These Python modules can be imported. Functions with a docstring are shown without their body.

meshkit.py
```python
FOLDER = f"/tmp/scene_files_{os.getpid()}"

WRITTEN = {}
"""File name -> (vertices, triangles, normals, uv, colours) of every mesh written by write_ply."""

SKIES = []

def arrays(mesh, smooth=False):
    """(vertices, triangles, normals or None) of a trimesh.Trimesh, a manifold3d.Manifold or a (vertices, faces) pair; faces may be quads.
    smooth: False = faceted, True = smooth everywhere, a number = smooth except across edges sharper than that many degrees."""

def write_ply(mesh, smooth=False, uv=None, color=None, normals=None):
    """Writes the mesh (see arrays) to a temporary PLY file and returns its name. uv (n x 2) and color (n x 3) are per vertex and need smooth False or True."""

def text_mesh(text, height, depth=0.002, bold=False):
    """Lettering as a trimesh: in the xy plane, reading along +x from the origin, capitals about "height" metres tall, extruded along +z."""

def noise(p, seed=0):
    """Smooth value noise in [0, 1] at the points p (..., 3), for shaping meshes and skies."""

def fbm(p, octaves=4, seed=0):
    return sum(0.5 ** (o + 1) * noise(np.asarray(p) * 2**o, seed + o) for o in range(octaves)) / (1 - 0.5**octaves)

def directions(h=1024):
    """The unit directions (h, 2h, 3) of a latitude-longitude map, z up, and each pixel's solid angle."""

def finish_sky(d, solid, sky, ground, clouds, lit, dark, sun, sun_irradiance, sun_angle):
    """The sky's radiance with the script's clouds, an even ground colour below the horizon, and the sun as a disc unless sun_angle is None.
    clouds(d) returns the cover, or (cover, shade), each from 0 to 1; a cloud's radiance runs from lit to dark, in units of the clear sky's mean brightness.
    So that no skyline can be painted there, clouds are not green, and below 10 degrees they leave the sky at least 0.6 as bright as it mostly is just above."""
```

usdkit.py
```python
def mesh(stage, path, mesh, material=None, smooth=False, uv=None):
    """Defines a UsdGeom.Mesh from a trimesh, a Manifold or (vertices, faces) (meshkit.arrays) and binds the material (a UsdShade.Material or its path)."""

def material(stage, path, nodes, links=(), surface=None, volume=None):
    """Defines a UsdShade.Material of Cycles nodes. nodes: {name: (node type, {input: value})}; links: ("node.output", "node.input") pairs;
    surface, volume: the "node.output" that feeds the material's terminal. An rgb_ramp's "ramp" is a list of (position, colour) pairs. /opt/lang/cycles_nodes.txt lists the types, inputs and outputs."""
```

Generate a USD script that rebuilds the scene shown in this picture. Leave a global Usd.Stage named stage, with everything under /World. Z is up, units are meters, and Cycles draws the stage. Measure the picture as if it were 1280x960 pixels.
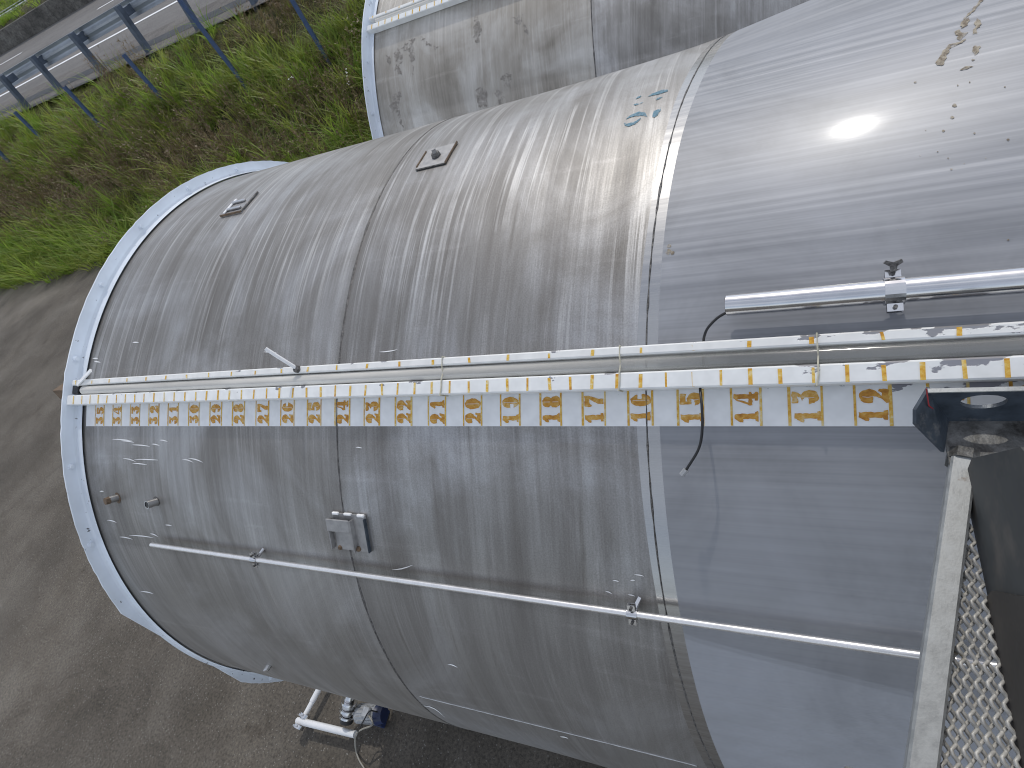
import math, random
import numpy as np, trimesh, manifold3d, usdkit, meshkit
from shapely.geometry import Polygon, Point, box as sbox, LineString
from shapely import affinity
from shapely.ops import unary_union
from pxr import Usd, UsdGeom, UsdLux, UsdShade, Gf, Sdf, Vt

random.seed(7); rng = np.random.default_rng(7)
stage = Usd.Stage.CreateInMemory()
UsdGeom.SetStageUpAxis(stage, 'Z'); UsdGeom.SetStageMetersPerUnit(stage, 1.0)
UsdGeom.Xform.Define(stage, '/World'); UsdGeom.Scope.Define(stage, '/World/Looks')

# ------------------------------------------------------------------ camera
H = 3.50                                    # height of the lens above the yard
FPX = 722.62                                # focal length in pixels of a 1280 wide picture
dC = np.array([-0.8984738, 0.0318185, 0.4378725])   # the tank's axis, lateral and down, seen from the lens
wC = np.array([0.2408087, -0.7982311, 0.5521216])
nC = np.array([0.3670912, 0.6015103, 0.7095276])
CAM = np.array([0.0, 0.0, H])
M3 = np.stack([wC, dC, -nC])                # lens (right, down, forward) -> world
right, up, back = M3 @ [1, 0, 0], M3 @ [0, -1, 0], M3 @ [0, 0, -1]
cam = UsdGeom.Camera.Define(stage, '/World/camera')
cam.AddTransformOp().Set(Gf.Matrix4d(*[float(x) for x in (*right, 0, *up, 0, *back, 0, *CAM, 1)]))
cam.CreateHorizontalApertureAttr(36.0); cam.CreateVerticalApertureAttr(27.0)
cam.CreateFocalLengthAttr(36.0 * FPX / 1280); cam.CreateClippingRangeAttr(Gf.Vec2f(0.02, 5000))
cam.CreateExposureAttr(-0.38)

# ------------------------------------------------------------------ sky and sun
SUN = np.array([0.57, 0.09, 0.82]); SUN /= np.linalg.norm(SUN)
dome = UsdLux.DomeLight.Define(stage, '/World/sky')
sky_m = usdkit.material(stage, '/World/Looks/sky_light', {
    's': ('sky_texture', dict(sky_type='single_scattering', sun_disc=False, sun_elevation=float(math.asin(SUN[2])),
                              sun_rotation=float(math.atan2(SUN[0], SUN[1])), aerosol_density=1.6, air_density=1.0)),
    'tc': ('texture_coordinate', {}),
    'cn': ('noise_texture', dict(scale=2.2, detail=6.0, roughness=0.55)),
    'cr': ('rgb_ramp', dict(ramp=[(0.36, (0.10, 0.10, 0.10)), (0.66, (0.62, 0.62, 0.62))])),
    'mx': ('mix', dict(color2=(10.5, 10.8, 11.4))),
    'b': ('background_shader', dict(strength=0.15))},
    [('tc.generated', 'cn.vector'), ('cn.fac', 'cr.fac'), ('cr.color', 'mx.fac'), ('s.color', 'mx.color1'), ('mx.color', 'b.color')], surface='b.background')
UsdShade.MaterialBindingAPI.Apply(dome.GetPrim()).Bind(sky_m)
sun = UsdLux.DistantLight.Define(stage, '/World/sun')
sun.CreateIntensityAttr(0.5); sun.CreateAngleAttr(0.53); sun.CreateNormalizeAttr(True); sun.CreateColorAttr(Gf.Vec3f(1.0, 0.955, 0.88))
zx = np.cross([0, 0, 1], SUN); zx /= np.linalg.norm(zx); zy = np.cross(SUN, zx)
sun.AddTransformOp().Set(Gf.Matrix4d(*[float(x) for x in (*zx, 0, *zy, 0, *SUN, 0, 0, 0, 20, 1)]))


def ray(x, y):
    return M3 @ np.array([(x - 640) / FPX, (y - 480) / FPX, 1.0])


# ------------------------------------------------------------------ prim helpers
used = {}


def numbered(path):
    k = used.get(path, -1) + 1
    used[path] = k
    return path if k == 0 else f'{path}_{k:03d}'


def data(p, **kw):
    for k, v in kw.items():
        if v:
            p.SetCustomDataByKey(k, v)


ORIGIN = {}


def thing(name, label, cat, loc=(0, 0, 0), group=None, rotz=0.0):
    path = numbered('/World/' + name)
    x = UsdGeom.Xform.Define(stage, path)
    x.AddTranslateOp().Set(Gf.Vec3d(*map(float, loc)))
    if rotz:
        x.AddRotateZOp().Set(float(rotz))
    data(x.GetPrim(), label=label, category=cat, group=group)
    ORIGIN[path] = np.array(loc, float)
    return path


def obj(name, mesh, mat, parent=None, smooth=False, uv=None, world=False, **kw):
    path = numbered((parent or '/World') + '/' + name)
    if world and parent:
        o = ORIGIN['/World/' + parent.split('/')[2]]
        v, f, n = meshkit.arrays(mesh, False)
        mesh = (v - o, f)
    m = usdkit.mesh(stage, path, mesh, mat, smooth, uv)
    data(m.GetPrim(), **kw)
    return path


def cat(*ms):
    out_v, out_f, k = [], [], 0
    for m in ms:
        v, f, _ = meshkit.arrays(m, False)
        out_v.append(v); out_f.append(f + k); k += len(v)
    return np.vstack(out_v), np.vstack(out_f)


def cyl(p0, p1, r, n=16, r2=None, cap=True):
    return sweep([p0, p1], [r, r if r2 is None else r2], n, cap)


def sweep(pts, r, n=10, cap=True, prof=None, ref=None):
    """A tube, or a bar of the closed profile prof (k x 2), along a polyline."""
    p = np.asarray(pts, float); m = len(p)
    t = np.gradient(p, axis=0); t /= np.linalg.norm(t, axis=1, keepdims=True)
    a0 = np.array(ref if ref is not None else ([0, 0, 1.0] if abs(t[:, 2]).max() < .9 else [1.0, 0, 0]), float)
    A = a0 - (t @ a0)[:, None] * t; A /= np.linalg.norm(A, axis=1, keepdims=True)
    B = np.cross(t, A)
    if prof is None:
        an = np.arange(n) * 2 * np.pi / n
        prof = np.c_[np.cos(an), np.sin(an)]
        rr = np.broadcast_to(r, (m,)).astype(float)
    else:
        prof = np.asarray(prof, float); n = len(prof); rr = np.ones(m)
    v = p[:, None] + rr[:, None, None] * (prof[None, :, 0, None] * A[:, None] + prof[None, :, 1, None] * B[:, None])
    v = v.reshape(-1, 3); f = []
    for i in range(m - 1):
        for j in range(n):
            a, b = i * n + j, i * n + (j + 1) % n
            f += [[a, b, b + n], [a, b + n, a + n]]
    if cap:
        for base, s in ((0, -1), ((m - 1) * n, 1)):
            c = len(v); v = np.vstack([v, v[base:base + n].mean(0)])
            for j in range(n):
                f.append([c, base + j, base + (j + 1) % n][::s])
    return v, np.array(f)


def rrect(w, h, c=0.003):
    a, b = w / 2, h / 2
    return np.array([(-a + c, -b), (a - c, -b), (a, -b + c), (a, b - c), (a - c, b), (-a + c, b), (-a, b - c), (-a, -b + c)])


def bx(cx, cy, cz, sx, sy, sz, c=0.0):
    if c <= 0:
        m = trimesh.creation.box([sx, sy, sz]); m.apply_translation([cx, cy, cz]); return m.vertices, m.faces
    P = []
    for a in (-1, 1):
        for b in (-1, 1):
            for d in (-1, 1):
                for k in range(3):
                    q = np.array([a * sx / 2, b * sy / 2, d * sz / 2]); s = np.full(3, c); s[k] = 0
                    P.append(q - s * [a, b, d])
    h = trimesh.convex.convex_hull(np.array(P) + [cx, cy, cz])
    return h.vertices, h.faces


def poly_tri(pg):
    """Triangles of a shapely polygon, as (points, faces)."""
    V, F, k = [], [], 0
    for g in getattr(pg, 'geoms', [pg]):
        if g.geom_type == 'Polygon' and g.area > 1e-9:
            v, f = trimesh.creation.triangulate_polygon(g, engine='earcut')
            V.append(v); F.append(f + k); k += len(v)
    return np.vstack(V), np.vstack(F)


def plate(pg, thick, origin, ex, ey):
    """The polygon pg (in the plane of ex, ey) as a plate of the given thickness, centred on that plane."""
    ms = [trimesh.creation.extrude_polygon(g, thick, engine='earcut') for g in getattr(pg, 'geoms', [pg])]
    m = trimesh.util.concatenate(ms)
    ex, ey = np.asarray(ex, float), np.asarray(ey, float); ez = np.cross(ex, ey)
    v = m.vertices
    return np.asarray(origin) + v[:, :1] * ex + v[:, 1:2] * ey + (v[:, 2:] - thick / 2) * ez, m.faces


# ------------------------------------------------------------------ materials
def mat(name, nodes, links, surface='p.BSDF'):
    return usdkit.material(stage, '/World/Looks/' + name, nodes, links, surface=surface)


def simple(name, color, rough=0.5, metal=0.0, var=0.12, scale=14.0, bump=0.0, dark=None, spots=None, spec=0.5, bscale=None):
    """A plain paint or metal with mottling, optional dirt spots and relief."""
    c = np.array(color)
    n = {'tc': ('texture_coordinate', {}), 'n': ('noise_texture', dict(scale=scale, detail=6.0, roughness=0.6)),
         'r': ('rgb_ramp', dict(ramp=[(0.3, tuple(c * (1 - var))), (0.7, tuple(np.minimum(c * (1 + var), 0.95)))])),
         'rr': ('map_range', dict(from_min=0.3, from_max=0.7, to_min=rough * 0.85, to_max=min(1, rough * 1.2))),
         'p': ('principled_bsdf', dict(roughness=rough, metallic=metal, specular_ior_level=spec))}
    l = [('tc.object', 'n.vector'), ('n.fac', 'r.fac'), ('n.fac', 'rr.value'), ('rr.result', 'p.roughness')]
    col = 'r.color'
    if dark is not None:
        lo, hi, sc = spots or (0.56, 0.66, scale * 0.5)
        n['n2'] = ('noise_texture', dict(scale=sc, detail=8.0, roughness=0.65))
        n['r2'] = ('rgb_ramp', dict(ramp=[(lo, (0, 0, 0)), (hi, (1, 1, 1))]))
        n['mx'] = ('mix', dict(color2=dark))
        l += [('tc.object', 'n2.vector'), ('n2.fac', 'r2.fac'), ('r2.color', 'mx.fac'), (col, 'mx.color1')]
        col = 'mx.color'
    if bump:
        n['nb'] = ('noise_texture', dict(scale=bscale or scale * 4, detail=5.0))
        n['b'] = ('bump', dict(strength=bump, distance=0.004))
        l += [('tc.object', 'nb.vector'), ('nb.fac', 'b.height'), ('b.normal', 'p.normal')]
    l.append((col, 'p.base_color'))
    return mat(name, n, l)


def streak_steel(name, seed, lo, mid, hi, rough0, rough1, light_lo=0.5, light_hi=0.68, patch=(0.45, 0.7), across=False, soft=False):
    """Weathered stainless plate: grime wiped round the shell in streaks. uv = (arc length, length along the axis) in metres."""
    hoop = (0.9, 11.0, 1.0) if not across else (14.0, 0.6, 1.0)
    if soft:
        hoop = (1.6, 5.0, 1.0)
    fine = (2.2, 75.0, 1.0) if not across else (70.0, 2.0, 1.0)
    n = {'uv': ('texture_coordinate', {}),
         'm1': ('mapping', dict(scale=hoop, location=(seed * 3.1, seed * 1.7, seed))),
         'n1': ('noise_texture', dict(scale=1.0, detail=7.0, roughness=0.62, distortion=0.35)),
         'm2': ('mapping', dict(scale=fine, location=(seed * 1.3, seed * 4.1, 0.3))),
         'n2': ('noise_texture', dict(scale=1.0, detail=5.0, roughness=0.6)),
         'm3': ('mapping', dict(scale=(1.7, 2.3, 1), location=(seed * 2.2, seed, 0.7))),
         'n3': ('noise_texture', dict(scale=1.0, detail=7.0, roughness=0.62, distortion=0.8)),
         'm4': ('mapping', dict(scale=(26.0, 2.2, 1), location=(seed, seed * 5.0, 0.2))),
         'n4': ('noise_texture', dict(scale=1.0, detail=6.0, roughness=0.6)),
         'sum': ('math', dict(math_type='multiply_add', value2=0.34)),
         'sum2': ('math', dict(math_type='multiply_add', value2=0.62)),
         'ramp': ('rgb_ramp', dict(ramp=[(0.36, lo), (0.47, mid), (0.60, hi)])),
         'pr': ('rgb_ramp', dict(ramp=[(patch[0], (0.70, 0.685, 0.66)), (patch[1], (1.07, 1.09, 1.13))])),
         'mul': ('mix', dict(mix_type='multiply', fac=0.75)),
         'ax': ('rgb_ramp', dict(ramp=[(0.60, (1, 1, 1)), (0.75, (1.25, 1.25, 1.27))])),
         'mul2': ('mix', dict(mix_type='multiply', fac=0.8)),
         'ro': ('map_range', dict(from_min=0.36, from_max=0.62, to_min=rough1, to_max=rough0)),
         'me': ('map_range', dict(from_min=0.36, from_max=0.62, to_min=0.62, to_max=0.92)),
         'm5': ('mapping', dict(scale=(0.8, 74.0, 1), rotation=(0, 0, 0.035), location=(seed * 0.7, seed * 2.9, 0.5))),
         'n5': ('noise_texture', dict(scale=1.0, detail=8.0, roughness=0.68, distortion=0.25)),
         'r5': ('rgb_ramp', dict(ramp=[(0.525, (0, 0, 0)), (0.575, (0.6, 0.6, 0.6)), (0.68, (1, 1, 1))])),
         'sx': ('separate_xyz', {}), 'up': ('map_range', dict(from_min=-0.15, from_max=0.55, to_min=0.16, to_max=0.70, clamp=True)),
         'sm': ('math', dict(math_type='multiply')), 'ls': ('mix', dict(color2=tuple(np.minimum(np.array(hi) * 1.55, .9)))),
         'n6': ('noise_texture', dict(scale=240.0, detail=4.0, roughness=0.7)), 'r6': ('rgb_ramp', dict(ramp=[(0.3, (0.80, 0.80, 0.80)), (0.7, (1.16, 1.16, 1.16))])),
         'gr': ('mix', dict(mix_type='multiply', fac=1.0)),
         'm7': ('mapping', dict(scale=(1.1, 24.0, 1), rotation=(0, 0, -0.05), location=(seed * 1.9, seed * 0.6, 0.1))), 'n7': ('noise_texture', dict(scale=1.0, detail=8.0, roughness=0.7, distortion=0.5)),
         'r7': ('rgb_ramp', dict(ramp=[(0.30, (0.70, 0.68, 0.65)), (0.42, (1, 1, 1)), (0.60, (1, 1, 1)), (0.63, (1.14, 1.14, 1.15))])), 'gr2': ('mix', dict(mix_type='multiply', fac=0.85)),
         'b': ('bump', dict(strength=0.10, distance=0.003)),
         'p': ('principled_bsdf', dict(metallic=0.85))}
    n['wn'] = ('noise_texture', dict(scale=1.1, detail=1.0, roughness=0.4)); n['wc'] = ('vector_math', dict(math_type='multiply_add', vector2=(0.0, 0.10, 0.0)))
    n['pn'] = ('noise_texture', dict(scale=2.6, detail=5.0, roughness=0.6)); n['pm'] = ('map_range', dict(from_min=0.40, from_max=0.60, to_min=0.12, to_max=1.0, clamp=True)); n['sp'] = ('math', dict(math_type='multiply'))
    l = [('uv.UV', 'wn.vector'), ('wn.color', 'wc.vector1'), ('uv.UV', 'wc.vector3'), ('uv.UV', 'pn.vector'), ('pn.fac', 'pm.value'),
         ('wc.vector', 'm1.vector'), ('m1.vector', 'n1.vector'), ('wc.vector', 'm2.vector'), ('m2.vector', 'n2.vector'), ('uv.UV', 'm3.vector'), ('m3.vector', 'n3.vector'),
         ('uv.UV', 'm4.vector'), ('m4.vector', 'n4.vector'),
         ('n2.fac', 'sum.value1'), ('n3.fac', 'sum2.value1'), ('n1.fac', 'sum2.value3')]
    # streaks + fine lines + patches, brought back to about 0..1
    n['sc'] = ('math', dict(math_type='multiply', value2=0.52))
    l += [('sum2.value', 'sum.value3'), ('sum.value', 'sc.value1'), ('sc.value', 'ramp.fac'), ('n3.fac', 'pr.fac'), ('ramp.color', 'mul.color1'), ('pr.color', 'mul.color2'),
          ('n4.fac', 'ax.fac'), ('mul.color', 'mul2.color1'), ('ax.color', 'mul2.color2'), ('wc.vector', 'm5.vector'), ('m5.vector', 'n5.vector'), ('n5.fac', 'r5.fac'), ('uv.UV', 'sx.vector'), ('sx.x', 'up.value'), ('r5.color', 'sm.value1'), ('up.result', 'sm.value2'),
          ('sm.value', 'sp.value1'), ('pm.result', 'sp.value2'), ('sp.value', 'ls.fac'), ('mul2.color', 'ls.color1'), ('uv.UV', 'n6.vector'), ('n6.fac', 'r6.fac'), ('ls.color', 'gr.color1'), ('r6.color', 'gr.color2'),
          ('wc.vector', 'm7.vector'), ('m7.vector', 'n7.vector'), ('n7.fac', 'r7.fac'), ('gr.color', 'gr2.color1'), ('r7.color', 'gr2.color2'), ('gr2.color', 'p.base_color'),
          ('sc.value', 'ro.value'), ('ro.result', 'p.roughness'), ('sc.value', 'me.value'), ('me.result', 'p.metallic'), ('n2.fac', 'b.height'), ('b.normal', 'p.normal')]
    return mat(name, n, l)


def brushed_steel(name, color, rough, seed=0.0, sharp=None):
    """Clean sheet, brushed along the axis."""
    c = np.array(color)
    n = {'uv': ('texture_coordinate', {}),
         'm1': ('mapping', dict(scale=(60.0, 0.9, 1), location=(seed, seed, 0))),
         'n1': ('noise_texture', dict(scale=1.0, detail=7.0, roughness=0.65)),
         'm2': ('mapping', dict(scale=(6.0, 0.5, 1), location=(seed * 2, 0.4, 0))),
         'n2': ('noise_texture', dict(scale=1.0, detail=5.0, roughness=0.55)),
         'm3': ('mapping', dict(scale=(300.0, 3.0, 1))),
         'n3': ('noise_texture', dict(scale=1.0, detail=3.0, roughness=0.6)),
         'add': ('math', dict(math_type='multiply_add', value2=0.6)),
         'r': ('rgb_ramp', dict(ramp=[(0.5, tuple(c * 0.93)), (1.1 / 1.6, tuple(c)), (1.0, tuple(np.minimum(c * 1.07, .95)))])),
         'ro': ('map_range', dict(from_min=0.35, from_max=0.65, to_min=rough * 0.86, to_max=rough * 1.18)),
         'b': ('bump', dict(strength=0.02, distance=0.002)),
         'p': ('principled_bsdf', dict(metallic=0.94))}
    l = [('uv.UV', 'm1.vector'), ('m1.vector', 'n1.vector'), ('uv.UV', 'm2.vector'), ('m2.vector', 'n2.vector'), ('uv.UV', 'm3.vector'), ('m3.vector', 'n3.vector'),
         ('n1.fac', 'add.value1'), ('n2.fac', 'add.value3'), ('add.value', 'r.fac'), ('r.color', 'p.base_color'), ('n1.fac', 'ro.value'), ('ro.result', 'p.roughness'),
         ('n3.fac', 'b.height'), ('b.normal', 'p.normal')]
    if sharp:
        n['g'] = ('glossy_bsdf', dict(color=(0.85, 0.86, 0.88), roughness=sharp[0])); n['x'] = ('mix_closure', dict(fac=sharp[1]))
        n['g2'] = ('glossy_bsdf', dict(color=(0.80, 0.81, 0.83), roughness=sharp[2])); n['x2'] = ('mix_closure', dict(fac=sharp[3]))
        n['sv'] = ('map_range', dict(from_min=0.35, from_max=0.65, to_min=sharp[3] * 0.8, to_max=sharp[3] * 1.2))
        n['wm'] = ('noise_texture', dict(scale=3.2, detail=8.0, roughness=0.65, distortion=0.6)); n['wr'] = ('rgb_ramp', dict(ramp=[(0.36, (0.86, 0.86, 0.86)), (0.5, (1, 1, 1)), (0.66, (1.08, 1.08, 1.09))]))
        n['wx'] = ('mix', dict(mix_type='multiply', fac=1.0)); n['lf'] = ('noise_texture', dict(scale=2.3, detail=1.0)); n['lb'] = ('bump', dict(strength=0.05, distance=0.02))
        l = [q for q in l if q not in (('r.color', 'p.base_color'),)]
        l += [('uv.UV', 'wm.vector'), ('wm.fac', 'wr.fac'), ('r.color', 'wx.color1'), ('wr.color', 'wx.color2'), ('wx.color', 'p.base_color'), ('uv.UV', 'lf.vector'), ('lf.fac', 'lb.height'), ('lb.normal', 'b.normal'),
              ('b.normal', 'g.normal'), ('b.normal', 'g2.normal'), ('n1.fac', 'sv.value'), ('sv.result', 'x2.fac'), ('p.BSDF', 'x2.closure1'), ('g2.BSDF', 'x2.closure2'), ('x2.closure', 'x.closure1'), ('g.BSDF', 'x.closure2')]
        return mat(name, n, l, surface='x.closure')
    return mat(name, n, l)


def worn_paint(name, color, under, amount, edge_from=None):
    """White paint with chips that show the steel beneath; the chips gather towards one end and edge (uv metres)."""
    c = np.array(color)
    n = {'uv': ('texture_coordinate', {}),
         'm': ('mapping', dict(scale=(42.0, 17.0, 1))),
         'n': ('noise_texture', dict(scale=1.0, detail=6.0, roughness=0.55)),
         'sx': ('separate_xyz', {}),
         'ey': ('map_range', dict(from_min=0.15, from_max=-0.36, to_min=0.0, to_max=0.20, clamp=True)),
         'ex': ('map_range', dict(from_min=-0.010, from_max=0.019, to_min=-0.10, to_max=0.11, clamp=True)),
         's1': ('math', dict(math_type='add')), 's2': ('math', dict(math_type='add')),
         'cut': ('rgb_ramp', dict(ramp=[(1 - amount - 0.008, (0, 0, 0)), (1 - amount + 0.008, (1, 1, 1))])),
         'n2': ('noise_texture', dict(scale=30.0, detail=5.0)),
         'cr': ('rgb_ramp', dict(ramp=[(0.35, tuple(c * 0.90)), (0.65, tuple(c))])),
         'mx': ('mix', dict(color2=under)), 'mm': ('math', dict(math_type='multiply', value2=0.8)),
         'b': ('bump', dict(strength=0.35, distance=0.001, invert=True)),
         'p': ('principled_bsdf', dict(roughness=0.42))}
    l = [('uv.UV', 'm.vector'), ('m.vector', 'n.vector'), ('uv.UV', 'sx.vector'), ('sx.y', 'ey.value'), ('sx.x', 'ex.value'), ('n.fac', 's1.value1'), ('ey.result', 's1.value2'),
         ('s1.value', 's2.value1'), ('ex.result', 's2.value2'), ('s2.value', 'cut.fac'), ('uv.UV', 'n2.vector'), ('n2.fac', 'cr.fac'), ('cr.color', 'mx.color1'), ('cut.color', 'mx.fac'),
         ('mx.color', 'p.base_color'), ('cut.color', 'mm.value1'), ('mm.value', 'p.metallic'), ('cut.color', 'b.height'), ('b.normal', 'p.normal')]
    return mat(name, n, l)


M = {}
M['dull'] = streak_steel('weathered_plate', 1.0, (0.215, 0.205, 0.193), (0.285, 0.276, 0.264), (0.40, 0.392, 0.38), 0.44, 0.58)
M['dull2'] = streak_steel('weathered_plate_middle', 2.7, (0.21, 0.20, 0.19), (0.285, 0.278, 0.27), (0.41, 0.407, 0.402), 0.42, 0.56)
M['dull3'] = streak_steel('stained_plate', 5.3, (0.28, 0.26, 0.225), (0.44, 0.415, 0.375), (0.56, 0.54, 0.50), 0.5, 0.65, soft=True)
M['dull4'] = streak_steel('stained_plate_dark', 7.9, (0.20, 0.19, 0.175), (0.34, 0.33, 0.315), (0.54, 0.53, 0.52), 0.5, 0.62, soft=True)
M['clean'] = brushed_steel('brushed_plate', (0.335, 0.345, 0.366), 0.84, 0.0, (0.12, 0.006, 0.40, 0.060))
M['bare'] = brushed_steel('ground_weld_band', (0.40, 0.40, 0.395), 0.25, 3.0)
M['polished'] = simple('polished_steel', (0.66, 0.66, 0.67), 0.16, 1.0, 0.05, 30.0)
M['lug'] = simple('dull_lug_steel', (0.33, 0.325, 0.32), 0.5, 0.7, 0.2, 60.0)
M['silver'] = simple('satin_silver_rod', (0.78, 0.77, 0.76), 0.28, 0.9, 0.04, 30.0)
M['steel'] = simple('plain_steel', (0.50, 0.50, 0.50), 0.32, 1.0, 0.12, 40.0)
M['weld'] = simple('weld_bead', (0.13, 0.125, 0.12), 0.5, 0.7, 0.6, 90.0, bump=0.8, bscale=260.0)
M['rusty'] = simple('rusty_steel', (0.15, 0.105, 0.07), 0.7, 0.3, 0.4, 60.0, bump=0.4)
M['flange'] = simple('white_flange_paint', (0.69, 0.74, 0.80), 0.38, 0.0, 0.07, 9.0, dark=(0.12, 0.12, 0.13), spots=(0.655, 0.67, 30.0), bump=0.12, bscale=60.0)
M['rail'] = worn_paint('worn_white_rail_paint', (0.80, 0.81, 0.80), (0.30, 0.30, 0.32), 0.305)
M['rail2'] = worn_paint('worn_white_upper_rail_paint', (0.78, 0.78, 0.76), (0.30, 0.30, 0.31), 0.345)
M['strip'] = worn_paint('white_strip_paint', (0.84, 0.85, 0.85), (0.22, 0.22, 0.24), 0.215)
M['gap'] = simple('grimy_white_channel', (0.55, 0.55, 0.53), 0.5, 0.0, 0.12, 20.0, dark=(0.25, 0.25, 0.26), spots=(0.60, 0.66, 22.0))
M['splash'] = simple('white_splash', (0.82, 0.82, 0.82), 0.4)
M['black'] = simple('black_rubber', (0.012, 0.012, 0.013), 0.42, 0.0, 0.2)
M['blueblack'] = simple('blue_black_plate', (0.035, 0.045, 0.058), 0.38, 0.35, 0.45, 30.0, dark=(0.16, 0.16, 0.16), spots=(0.56, 0.72, 22.0), bump=0.2)
M['galv'] = simple('galvanised_steel', (0.29, 0.30, 0.30), 0.5, 0.45, 0.22, 60.0, dark=(0.17, 0.145, 0.125), spots=(0.66, 0.72, 16.0), bump=0.06, bscale=300.0)
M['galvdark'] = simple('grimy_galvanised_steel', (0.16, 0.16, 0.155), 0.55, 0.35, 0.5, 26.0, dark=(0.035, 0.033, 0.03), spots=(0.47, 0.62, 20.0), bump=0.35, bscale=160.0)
M['mesh'] = simple('galvanised_mesh', (0.46, 0.45, 0.42), 0.5, 0.2, 0.25, 70.0, dark=(0.25, 0.2, 0.12), spots=(0.66, 0.75, 30.0))
M['kick'] = simple('dark_plate', (0.040, 0.043, 0.043), 0.6, 0.1, 0.4, 14.0, dark=(0.095, 0.085, 0.075), spots=(0.5, 0.7, 9.0))
M['kick2'] = simple('brown_dark_plate', (0.034, 0.030, 0.026), 0.65, 0.1, 0.45, 11.0, dark=(0.07, 0.058, 0.042), spots=(0.55, 0.7, 7.0), bump=0.2)
M['plug'] = simple('pale_plug', (0.50, 0.48, 0.42), 0.6, 0.0, 0.15, 60.0)
M['red'] = simple('red_marker', (0.22, 0.012, 0.015), 0.5)
def film_mat(name, a, b, lo, hi, scale):
    """A worn film: paint or dried mud with gaps where the plate shows."""
    n = {'g': ('texture_coordinate', {}), 'n': ('noise_texture', dict(scale=scale, detail=8.0, roughness=0.7)), 'c': ('rgb_ramp', dict(ramp=[(0.4, a), (0.6, b)])),
         'n2': ('noise_texture', dict(scale=scale * 0.55, detail=8.0, roughness=0.7)), 'f': ('rgb_ramp', dict(ramp=[(lo, (0, 0, 0)), (hi, (1, 1, 1))])),
         'p': ('principled_bsdf', dict(roughness=0.65)), 't': ('transparent_bsdf', {}), 'x': ('mix_closure', {})}
    return mat(name, n, [('g.object', 'n.vector'), ('g.object', 'n2.vector'), ('n.fac', 'c.fac'), ('c.color', 'p.base_color'), ('n2.fac', 'f.fac'), ('f.color', 'x.fac'), ('t.BSDF', 'x.closure1'), ('p.BSDF', 'x.closure2')], surface='x.closure')


M['bluepaint'] = film_mat('blue_chalk_paint', (0.05, 0.15, 0.21), (0.14, 0.25, 0.31), 0.38, 0.52, 150.0)
M['mud'] = film_mat('dried_mud', (0.11, 0.08, 0.05), (0.33, 0.29, 0.22), 0.34, 0.52, 110.0)
M['stain'] = film_mat('dark_stain', (0.17, 0.155, 0.135), (0.26, 0.24, 0.215), 0.40, 0.56, 55.0)
M['bluerail'] = simple('dull_blue_grey_steel', (0.075, 0.095, 0.135), 0.5, 0.45, 0.2, 8.0)
M['beam'] = simple('galvanised_guardrail', (0.35, 0.38, 0.42), 0.42, 0.6, 0.14, 3.0, dark=(0.18, 0.18, 0.18), spots=(0.6, 0.75, 2.0))
M['post'] = simple('guardrail_post', (0.09, 0.11, 0.145), 0.5, 0.5, 0.25, 12.0)
M['stake'] = simple('blue_stake_paint', (0.035, 0.065, 0.14), 0.5, 0.1, 0.25, 18.0)
M['whitepipe'] = simple('white_pipe', (0.72, 0.73, 0.74), 0.3, 0.1, 0.04)
M['motor'] = simple('grey_motor', (0.36, 0.37, 0.38), 0.4, 0.4, 0.25, 45.0, dark=(0.06, 0.06, 0.06), spots=(0.6, 0.68, 28.0))
M['blue'] = simple('blue_pump_body', (0.010, 0.018, 0.055), 0.4)
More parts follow.
